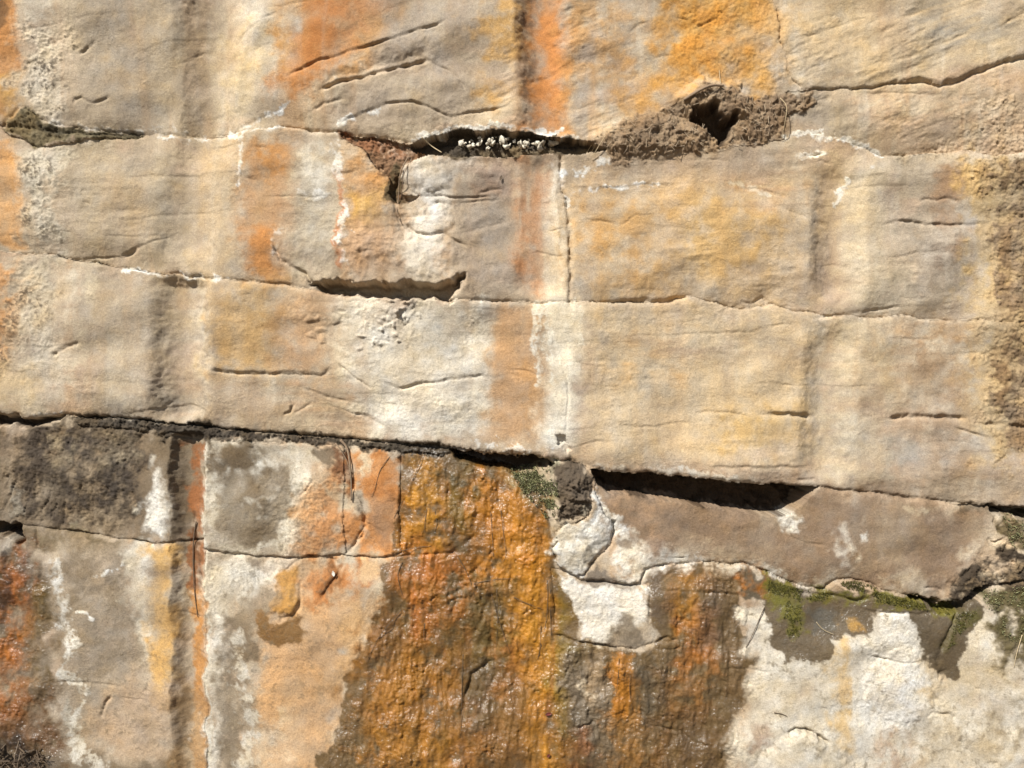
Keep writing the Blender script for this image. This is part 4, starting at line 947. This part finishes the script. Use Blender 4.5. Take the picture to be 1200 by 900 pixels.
BACK = 0.16
def block(lab, name, label, cat, kind=None, group=None):
    cells = LC == lab
    J, I = np.nonzero(cells)
    if len(J) == 0: return None
    W = ni + 1
    quad = np.stack([J * W + I, (J + 1) * W + I, (J + 1) * W + I + 1, J * W + I + 1], 1)     # faces the viewer (-y)
    ids, inv = np.unique(quad, return_inverse=True); inv = inv.reshape(quad.shape)
    px, pq, ph = VX.ravel()[ids].astype(np.float64), VQ.ravel()[ids].astype(np.float64), VH.ravel()[ids].astype(np.float64)
    # boundary edges: cell sides whose neighbour is another rock
    pad = np.zeros((nj + 2, ni + 2), bool); pad[1:-1, 1:-1] = cells
    c = pad[1:-1, 1:-1]
    E = []
    for dj, di, a, b_ in ((-1, 0, 3, 0), (1, 0, 1, 2), (0, -1, 0, 1), (0, 1, 2, 3)):
        out = c & ~pad[1 + dj:1 + dj + nj, 1 + di:1 + di + ni]
        sel = out[J, I]
        E.append(np.stack([inv[sel, a], inv[sel, b_]], 1))
    E = np.concatenate(E)
    # open a hairline gap all round: pull rim vertices towards their own rock
    cx = np.zeros(len(ids)); cq = np.zeros(len(ids)); cn = np.zeros(len(ids))
    mcx = px[inv].mean(1); mcq = pq[inv].mean(1)
    for k in range(4):
        np.add.at(cx, inv[:, k], mcx); np.add.at(cq, inv[:, k], mcq); np.add.at(cn, inv[:, k], 1)
    rim = np.unique(E)
    px[rim] += 0.12 * (cx[rim] / cn[rim] - px[rim]); pq[rim] += 0.12 * (cq[rim] / cn[rim] - pq[rim])
    nv = len(ids)
    remap = -np.ones(nv, np.int64); remap[rim] = np.arange(len(rim))
    nr = len(rim)
    co = np.zeros((nv + 2 * nr, 3))
    co[:nv, 0] = (px - 600) * WU; co[:nv, 1] = -ph / 1000.0; co[:nv, 2] = (GQ - pq) * WU
    co[nv:nv + nr] = co[rim]; co[nv + nr:] = co[rim]; co[nv + nr:, 1] = BACK
    e0, e1 = remap[E[:, 0]], remap[E[:, 1]]
    skirt = np.stack([nv + e0, nv + nr + e0, nv + nr + e1, nv + e1], 1)
    faces = np.concatenate([inv, skirt]).astype(np.int32)
    me = bpy.data.meshes.new(name)
    me.vertices.add(len(co)); me.vertices.foreach_set("co", co.astype(np.float32).ravel())
    nf = len(faces)
    me.loops.add(nf * 4); me.loops.foreach_set("vertex_index", faces.ravel())
    me.polygons.add(nf); me.polygons.foreach_set("loop_start", np.arange(0, nf * 4, 4, dtype=np.int32))
    col = np.ones((len(co), 4), np.float32)
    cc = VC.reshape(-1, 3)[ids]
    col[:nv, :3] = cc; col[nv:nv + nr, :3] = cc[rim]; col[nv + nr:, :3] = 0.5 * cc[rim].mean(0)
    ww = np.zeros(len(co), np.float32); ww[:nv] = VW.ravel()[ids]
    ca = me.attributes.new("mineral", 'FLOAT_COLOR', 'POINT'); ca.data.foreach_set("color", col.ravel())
    wa = me.attributes.new("wet", 'FLOAT', 'POINT'); wa.data.foreach_set("value", ww)
    me.update(calc_edges=True); me.validate()
    me.shade_smooth()
    me.materials.append(ROCK)
    o = bpy.data.objects.new(name, me); scene.collection.objects.link(o)
    return tag(o, label, cat, group, kind)

block(1, "sandstone_bed", "topmost sandstone bed with broad orange streaks and curved lens-shaped cracks", "rock")
block(2, "sandstone_bed", "pale tan sandstone slab with slanting bedding beside the ochre-stained topmost bed", "rock")
block(3, "sandstone_lens", "thin wedge of beige sandstone between the slanting fissure and the white-lined seam", "rock")
block(4, "sandstone_bed", "grey and orange sandstone block with white knobs and an undercut lower edge", "rock")
block(5, "sandstone_bed", "smooth tan sandstone block beside the open upright joint, below the root clump", "rock")
block(6, "sandstone_bed", "long cream sandstone bed overhanging the dark hollows and wet orange rock", "rock")
block(7, "sandstone_block", "sooty black crusted block beside the rust-lined drill groove", "rock")
block(8, "sandstone_block", "grey-brown block with white lime rims between the drill groove and hanging root", "rock")
block(9, "sandstone_block", "grey block with a white wavy lime outline, below the sooty black block", "rock")
block(10, "sandstone_block", "small peach-orange block between hanging root and wet orange seep", "rock")
block(11, "sandstone_shelf", "brown sandstone shelf under the deep shadowed hollow, above the green moss", "rock")
block(13, "sandstone_mass", "lowest rock mass, wet glistening orange seep running into cream lime patches", "rock")
block(14, "crusted_stone", "knobbly white-crusted stone wedged below the dark earth lump", "rock")
block(15, "crusted_stone", "flat white-crusted stone face with a grey damp patch beside the orange seep", "rock")
block(20, "seam_soil", "olive-brown soil wedge filling the seam at the crumbly orange margin", "soil")
CLUMP = block(21, "soil_clump", "brown fibrous soil clump with a dark hole, bulging from the upper seam", "soil")
block(22, "seam_soil", "dark earth lining the pocket that holds white lime nodules", "soil")
block(23, "seam_soil", "rusty brown crumbs in the cleft beside the white knobs", "soil")
block(24, "seam_soil", "black crumbly soil line below the long cream bed", "soil")
block(26, "hollow_back", "back of the deep hollow above the brown shelf, painted dark as shade", "soil")  # recessed back wall, its colour darkened to stand for shade
block(25, "soil_lump", "dark cracked earth lump above the white-crusted stone", "soil")

# ------------------------------------------------------------------ small things on the face
def hat(p, q):
    i = int(np.clip(round((p - P0) / S), 0, NX - 1)); j = int(np.clip(round((q - Q0) / S), 0, NY - 1))
    return float(H[max(0, j - 1):j + 2, max(0, i - 1):i + 2].max())
def on(p, q, lift=0.0): return Vector((wx(p), -(hat(p, q) + lift) / 1000.0, wz(q)))

def tube(name, pts, r0, r1, mat, sides=5, sub_=6):
    """tapered, smoothly bent stalk through points (metres)"""
    pts = [Vector(p) for p in pts]
    path = []
    for i in range(len(pts) - 1):
        a = pts[max(i - 1, 0)]; b = pts[i]; c = pts[i + 1]; d = pts[min(i + 2, len(pts) - 1)]
        for k in range(sub_):
            t = k / sub_
            path.append(0.5 * ((2 * b) + (c - a) * t + (2 * a - 5 * b + 4 * c - d) * t * t + (3 * b - a - 3 * c + d) * t ** 3))
    path.append(pts[-1])
    V, F = [], []
    n = len(path)
    for i, p in enumerate(path):
        tan = (path[min(i + 1, n - 1)] - path[max(i - 1, 0)]).normalized()
        u = tan.cross(Vector((0, 1, 0)))
        u = u.normalized() if u.length > 1e-4 else Vector((1, 0, 0))
        w = tan.cross(u)
        r = r0 + (r1 - r0) * i / (n - 1)
        for s in range(sides):
            a = 2 * math.pi * s / sides
            V.append(p + u * (r * math.cos(a)) + w * (r * math.sin(a)))
    for i in range(n - 1):
        for s in range(sides):
            F.append((i * sides + s, i * sides + (s + 1) % sides, (i + 1) * sides + (s + 1) % sides, (i + 1) * sides + s))
    F.append(tuple(range(sides))[::-1]); F.append(tuple((n - 1) * sides + s for s in range(sides)))
    return mesh_object(name, [tuple(v) for v in V], F, mat)

def lump_mesh(name, seed, mat, sq=1.0):
    import bmesh
    bm = bmesh.new(); bmesh.ops.create_icosphere(bm, subdivisions=2, radius=1.0)
    r = np.random.default_rng(seed); ks = r.normal(size=(5, 3)) * 2.8; ph = r.random(5) * 6
    for v in bm.verts:
        d = 1 + sum(0.24 * math.sin(float(np.dot(ks[i], v.co)) + ph[i]) for i in range(5))
        v.co *= d; v.co.z *= sq
    me = bpy.data.meshes.new(name); bm.to_mesh(me); bm.free(); me.shade_smooth(); me.materials.append(mat)
    return me

# lime nodules in the pocket of the upper seam
crust = bpy.data.objects.new("lime_crust", None); scene.collection.objects.link(crust)
crust.location = on(580, 168)
tag(crust, "cluster of white popcorn-like lime nodules in the dark seam pocket", "mineral crust")
lumps = [lump_mesh("nodule", s, m, .9) for s, m in ((1, LIME), (2, LIME), (3, DLIME), (4, LIME), (5, DLIME))]
rn = np.random.default_rng(31)
spots = []
for i in range(96):
    if i < 66: p = 537 + 58 * rn.random(); q = 168 - (p - 537) * 0.12 + rn.normal() * 3.6 + 2.5 * math.sin(p * .31)
    elif i < 84: p = 594 + 40 * rn.random(); q = 166 + rn.normal() * 3.5
    else: p = 612 + 40 * rn.random(); q = 168 - (p - 612) * .12 + rn.normal() * 1.5
    spots.append((p, q))
for i, (p, q) in enumerate(spots):
    o = bpy.data.objects.new("nodule", lumps[i % 5]); scene.collection.objects.link(o)
    o.parent = crust
    s = (0.9 + 2.1 * rn.random() ** 2) * WU
    o.location = on(p, q, 3 + 24 * rn.random() * (1 if i < 66 else .8)) - crust.location
    o.scale = (s * (0.6 + 1.0 * rn.random()), s * 1.2, s * (0.6 + .7 * rn.random())); o.rotation_euler = tuple(rn.random(3) * 6)

# roots and stalks
def stalk(name, pts, r0, r1, mat, label, cat, group=None, lift=1.5):
    o = tube(name, [on(a[0], a[1], a[2] if len(a) > 2 else lift) for a in pts], r0, r1, mat)
    return tag(o, label, cat, group)
stalk("hanging_root", [(398, 516, 6), (406, 526, 10), (410, 545, 8), (411, 565, 6), (411, 587, 4)], .0032, .0016, ROOT, "brown root hanging from the seam beside the peach-orange block", "root")
stalk("hanging_root", [(392, 520, 3), (399, 528, 6), (406, 540, 5), (410, 556, 4)], .0016, .0008, ROOT, "thin rootlet crossing the top of the hanging root", "root")
stalk("dry_root", [(800, 120, 3), (816, 112, 7), (830, 106, 8), (844, 106, 4)], .0042, .0028, ROOT, "broken grey root stub on top of the soil clump", "root")
for k, a in enumerate(([(704, 158, 4), (696, 172, 9), (688, 186, 3)], [(700, 160, 4), (692, 170, 9), (682, 190, 3)], [(708, 162, 4), (698, 178, 8), (693, 186, 3)])):
    stalk("straw_stalk", a, .0009, .0005, STRAW, "fine pale straw fibre hanging off the end of the soil clump", "straw", "straw fibres at the soil clump")
stalk("straw_stalk", [(912, 117, 4), (918, 128, 10), (917, 145, 9), (916, 162, 3)], .0010, .0006, STRAW, "single pale stalk bowing in front of the soil clump's tail", "straw")
stalk("straw_stalk", [(842, 84, 2), (842, 94, 4), (841, 103, 4)], .0008, .0006, STRAW, "short upright straw above the root stub", "straw")
stalk("root_strand", [(478, 184, 4), (470, 205, 7), (467, 230, 5), (466, 250, 3), (472, 264, 2)], .0016, .0009, ROOT, "brown root strand down the cleft beside the white knobs", "root")
stalk("root_strand", [(482, 186, 4), (474, 208, 8), (470, 232, 5)], .0012, .0008, ROOT, "second shorter root strand in the cleft beside the white knobs", "root")
stalk("dry_root", [(495, 163, 14), (505, 170, 26), (518, 180, 40)], .0016, .0010, STRAW, "pale twig lying across the dark pocket's narrow end", "twig")
dark = [[(497, 526), (485, 560), (470, 590), (461, 608)], [(500, 596), (498, 615), (497, 624)], [(510, 598), (512, 615), (508, 625)], [(463, 528), (447, 548), (440, 570), (435, 583)], [(536, 652), (545, 668), (552, 684), (556, 700)],
        [(575, 600), (577, 630), (578, 652)], [(587, 598), (590, 625), (593, 650), (589, 658)], [(576, 697), (582, 720), (592, 750), (598, 768)], [(582, 690), (583, 730), (581, 762)], [(470, 715), (445, 745), (432, 770)],
        [(641, 680), (642, 700), (640, 730), (632, 770)], [(634, 735), (633, 760), (630, 775)], [(555, 684), (580, 679), (602, 678)], [(470, 646), (490, 642), (505, 640)], [(497, 732), (496, 745), (497, 752)],
        [(542, 770), (541, 800), (540, 862)], [(645, 690), (645, 720), (646, 745)], [(602, 700), (620, 708), (636, 715)], [(725, 770), (724, 790), (722, 812)], [(738, 790), (738, 810), (742, 835)], [(471, 660), (466, 675), (472, 700)]]
for i, a in enumerate(dark):
    if a[0][0] > 700: lb, gp = "thin dark stem on the narrow amber run below the flat white-crusted stone", "stems on the narrow amber run"
    elif a[0][0] > 600: lb, gp = "thin dark stem on the bright orange strip beside the white-crusted stones", "stems beside the white-crusted stones"
    elif a[0][0] < 475: lb, gp = "thin dark stem along the dark wet margin of the orange seep, next to peach stone", "stems on the seep margin"
    elif a[0][1] < 660: lb, gp = "thin dark stem on the upper seep just below the overhanging cream bed", "stems under the overhang"
    else: lb, gp = "thin dark stem lower down in the middle of the wet orange seep", "stems in mid seep"
    stalk("dead_stem", a, .0008, .0004, STEM, lb, "stem", gp, 1.0)
stalk("dead_stem", [(896, 712, 2), (888, 732, 3), (880, 752, 2), (875, 760, 1)], .0010, .0005, STEM, "thin curved stem lying on the cream patch beside the wet stain", "stem")
stalk("straw_stalk", [(958, 730, 2), (965, 738, 4), (978, 744, 2)], .0008, .0005, STRAW, "curled pale fibre on the round wet stain below the moss", "straw")
stalk("straw_stalk", [(1200, 745, 2), (1192, 765, 5), (1188, 782, 3)], .0010, .0005, STRAW, "pale stalk leaning over the green-brown margin of the cream rock", "straw")
stalk("dead_stem", [(228, 612, 3), (224, 640, 3), (225, 690, 3), (229, 725, 2)], .0016, .0009, STEM, "dark root line running down the rust-stained drill groove", "root")
stalk("dead_stem", [(907, 835, 1), (915, 836, 2), (922, 839, 1)], .0009, .0006, STEM, "tiny twig on the cream rock above the arched crack", "twig")

V, F = [], []
rf = np.random.default_rng(91)
while len(V) < 4 * 2 * 170:
    p, q = 690 + 260 * rf.random(), 100 + 95 * rf.random()
    if not inside(clodSoil, np.array([p]), np.array([q]))[0] or inside([(815, 118), (870, 118), (848, 180)], np.array([p]), np.array([q]))[0]: continue
    c = on(p, q, 0.5 + 2.5 * rf.random()); a = -0.9 + 0.9 * rf.normal() if p < 780 else rf.random() * 6.28
    d = Vector((math.cos(a), -.35 * rf.random(), -math.sin(a) * (1 if p < 780 else 1))).normalized()
    u = d.cross(Vector((0, 1, 0))).normalized(); w = d.cross(u); L_ = .003 + .006 * rf.random(); t = .0003 + .0003 * rf.random()
    n0 = len(V)
    for e in (-1, 1):
        for x_, y_ in ((1, 1), (1, -1), (-1, -1), (-1, 1)): V.append(tuple(c + d * L_ * e + u * x_ * t + w * y_ * t))
    F.extend([(n0, n0 + 1, n0 + 2, n0 + 3), (n0 + 7, n0 + 6, n0 + 5, n0 + 4)] + [(n0 + k, n0 + 4 + k, n0 + 4 + (k + 1) % 4, n0 + (k + 1) % 4) for k in range(4)])
fib = mesh_object("root_fibres", V, F, FIBRE, False); fib.parent = CLUMP; fib["kind"] = "stuff"
# leaves and specks
def leaf(name, p, q, length, width, ang, mat, label, lift=5, curl=0.35):
    V, F = [], []
    n = 8
    for i in range(n + 1):
        t = i / n; w = width * math.sin(math.pi * min(1, max(0.02, t))) ** 0.8 * (1 - .3 * t)
        for s in (-1, -0.5, 0, 0.5, 1):
            x = (t - .5) * length; y = s * w
            V.append((x, y, curl * width * (abs(s) ** 1.5) + curl * length * .35 * (t - .5) ** 2))
    for i in range(n):
        for s in range(4): F.append((i * 5 + s, i * 5 + s + 1, (i + 1) * 5 + s + 1, (i + 1) * 5 + s))
    o = mesh_object(name, V, F, mat)
    md = o.modifiers.new("thickness", 'SOLIDIFY'); md.thickness = 0.0006
    o.location = on(p, q, lift)
    o.rotation_euler = (math.radians(90), math.radians(-ang), 0)
    return tag(o, label, "leaf")
leaf("dry_leaf", 391, 672, .014, .0045, 100, PALE_LEAF, "small pale dry leaf caught below the peach-orange block", 7)
leaf("dry_leaf", 643, 838, .016, .005, 8, RED_LEAF, "dark red leaf scrap stuck at the edge of the orange seep", 3)
leaf("dry_leaf", 643, 886, .010, .004, 60, RED_LEAF, "smaller dark leaf scrap below the dark red one", 3)
leaf("dry_leaf", 587, 208, .012, .0035, 70, STEM, "dark seed-like speck on the grey rock beside the white knobs", 3)

# moss: tufts of tiny leaves
def moss(name, regions, count, seed, mat, label, size=2.2):
    r = np.random.default_rng(seed); V, F = [], []
    for pts, share in regions:
        a = np.asarray(pts, float); lo, hi = a.min(0), a.max(0); k = 0; tries = 0
        while k < count * share and tries < count * 30:
            tries += 1
            p, q = lo + (hi - lo) * r.random(2)
            if not inside(pts, np.array([p]), np.array([q]))[0]: continue
            i = int((p - P0) / S); j = int((q - Q0) / S)
            if NSM[j, i] + .5 * NFI[j, i] < -0.25: continue
            k += 1
            c = on(p, q, 0.2)
            for b in range(3):
                d = Vector((r.normal() * .7, -0.8 - r.random(), 0.5 + r.normal() * .6)).normalized()
                s = d.cross(Vector((r.normal(), r.normal(), r.normal()))).normalized()
                L_ = size * (.6 + .8 * r.random()) * WU; w = L_ * .22
                n0 = len(V)
                V.extend([tuple(c - s * w), tuple(c + s * w), tuple(c + d * L_ * .6 + s * w * .8), tuple(c + d * L_), tuple(c + d * L_ * .6 - s * w * .8)])
                F.append((n0, n0 + 1, n0 + 2, n0 + 3, n0 + 4))
    o = mesh_object(name, V, F, mat, False)
    return tag(o, label, "moss", None, "stuff")
moss("moss", [([(984, 682), (1005, 681), (1028, 688), (1018, 694), (992, 690)], .2), ([(900, 680), (940, 691), (975, 697), (970, 706), (930, 702), (900, 694)], .25), ([(1020, 692), (1060, 701), (1100, 712), (1125, 716), (1115, 722), (1070, 714), (1020, 703)], .3), ([(922, 704), (942, 704), (938, 745), (925, 748), (918, 725)], .13), ([(1128, 718), (1148, 718), (1130, 745), (1112, 762), (1118, 740)], .12)], 2600, 3, MOSS, "glossy green moss under the brown shelf's lower edge", 1.3)
moss("moss", [([(598, 552), (640, 546), (652, 560), (654, 600), (648, 618), (632, 596), (612, 576)], 1.0)], 1300, 4, DRYMOSS, "grey-green dry moss at the top of the orange seep", 2.0)
moss("moss", [([(1176, 602), (1215, 602), (1215, 645), (1184, 640)], .4), ([(1152, 695), (1215, 684), (1215, 760), (1180, 750), (1165, 720)], .6)], 700, 6, DRYMOSS, "thin dry moss on the dark end of the brown shelf", 1.5)

# litter heaped in the lowest corner
V, F = [], []
rl = np.random.default_rng(8)
for i in range(95):
    p = -10 + 75 * rl.random(); q = 872 + 45 * rl.random() + max(0, p - 20) * .35
    c = on(p, q, 2 + 10 * rl.random()); d = Vector((rl.normal(), rl.normal() * .4, rl.normal() * .6)).normalized()
    u = d.cross(Vector((0, 1, 0))).normalized(); w = d.cross(u); L_ = (.006 + .014 * rl.random()); t = .0006 + .0007 * rl.random()
    n0 = len(V)
    for e in (-1, 1):
        for a, b in ((1, 1), (1, -1), (-1, -1), (-1, 1)): V.append(tuple(c + d * L_ * e + u * a * t + w * b * t))
    F.extend([(n0, n0 + 1, n0 + 2, n0 + 3), (n0 + 7, n0 + 6, n0 + 5, n0 + 4)] + [(n0 + k, n0 + 4 + k, n0 + 4 + (k + 1) % 4, n0 + (k + 1) % 4) for k in range(4)])
tag(mesh_object("leaf_litter", V, F, STEM, False), "dark twiggy litter caught in the wet reddish corner", "litter", None, "stuff")
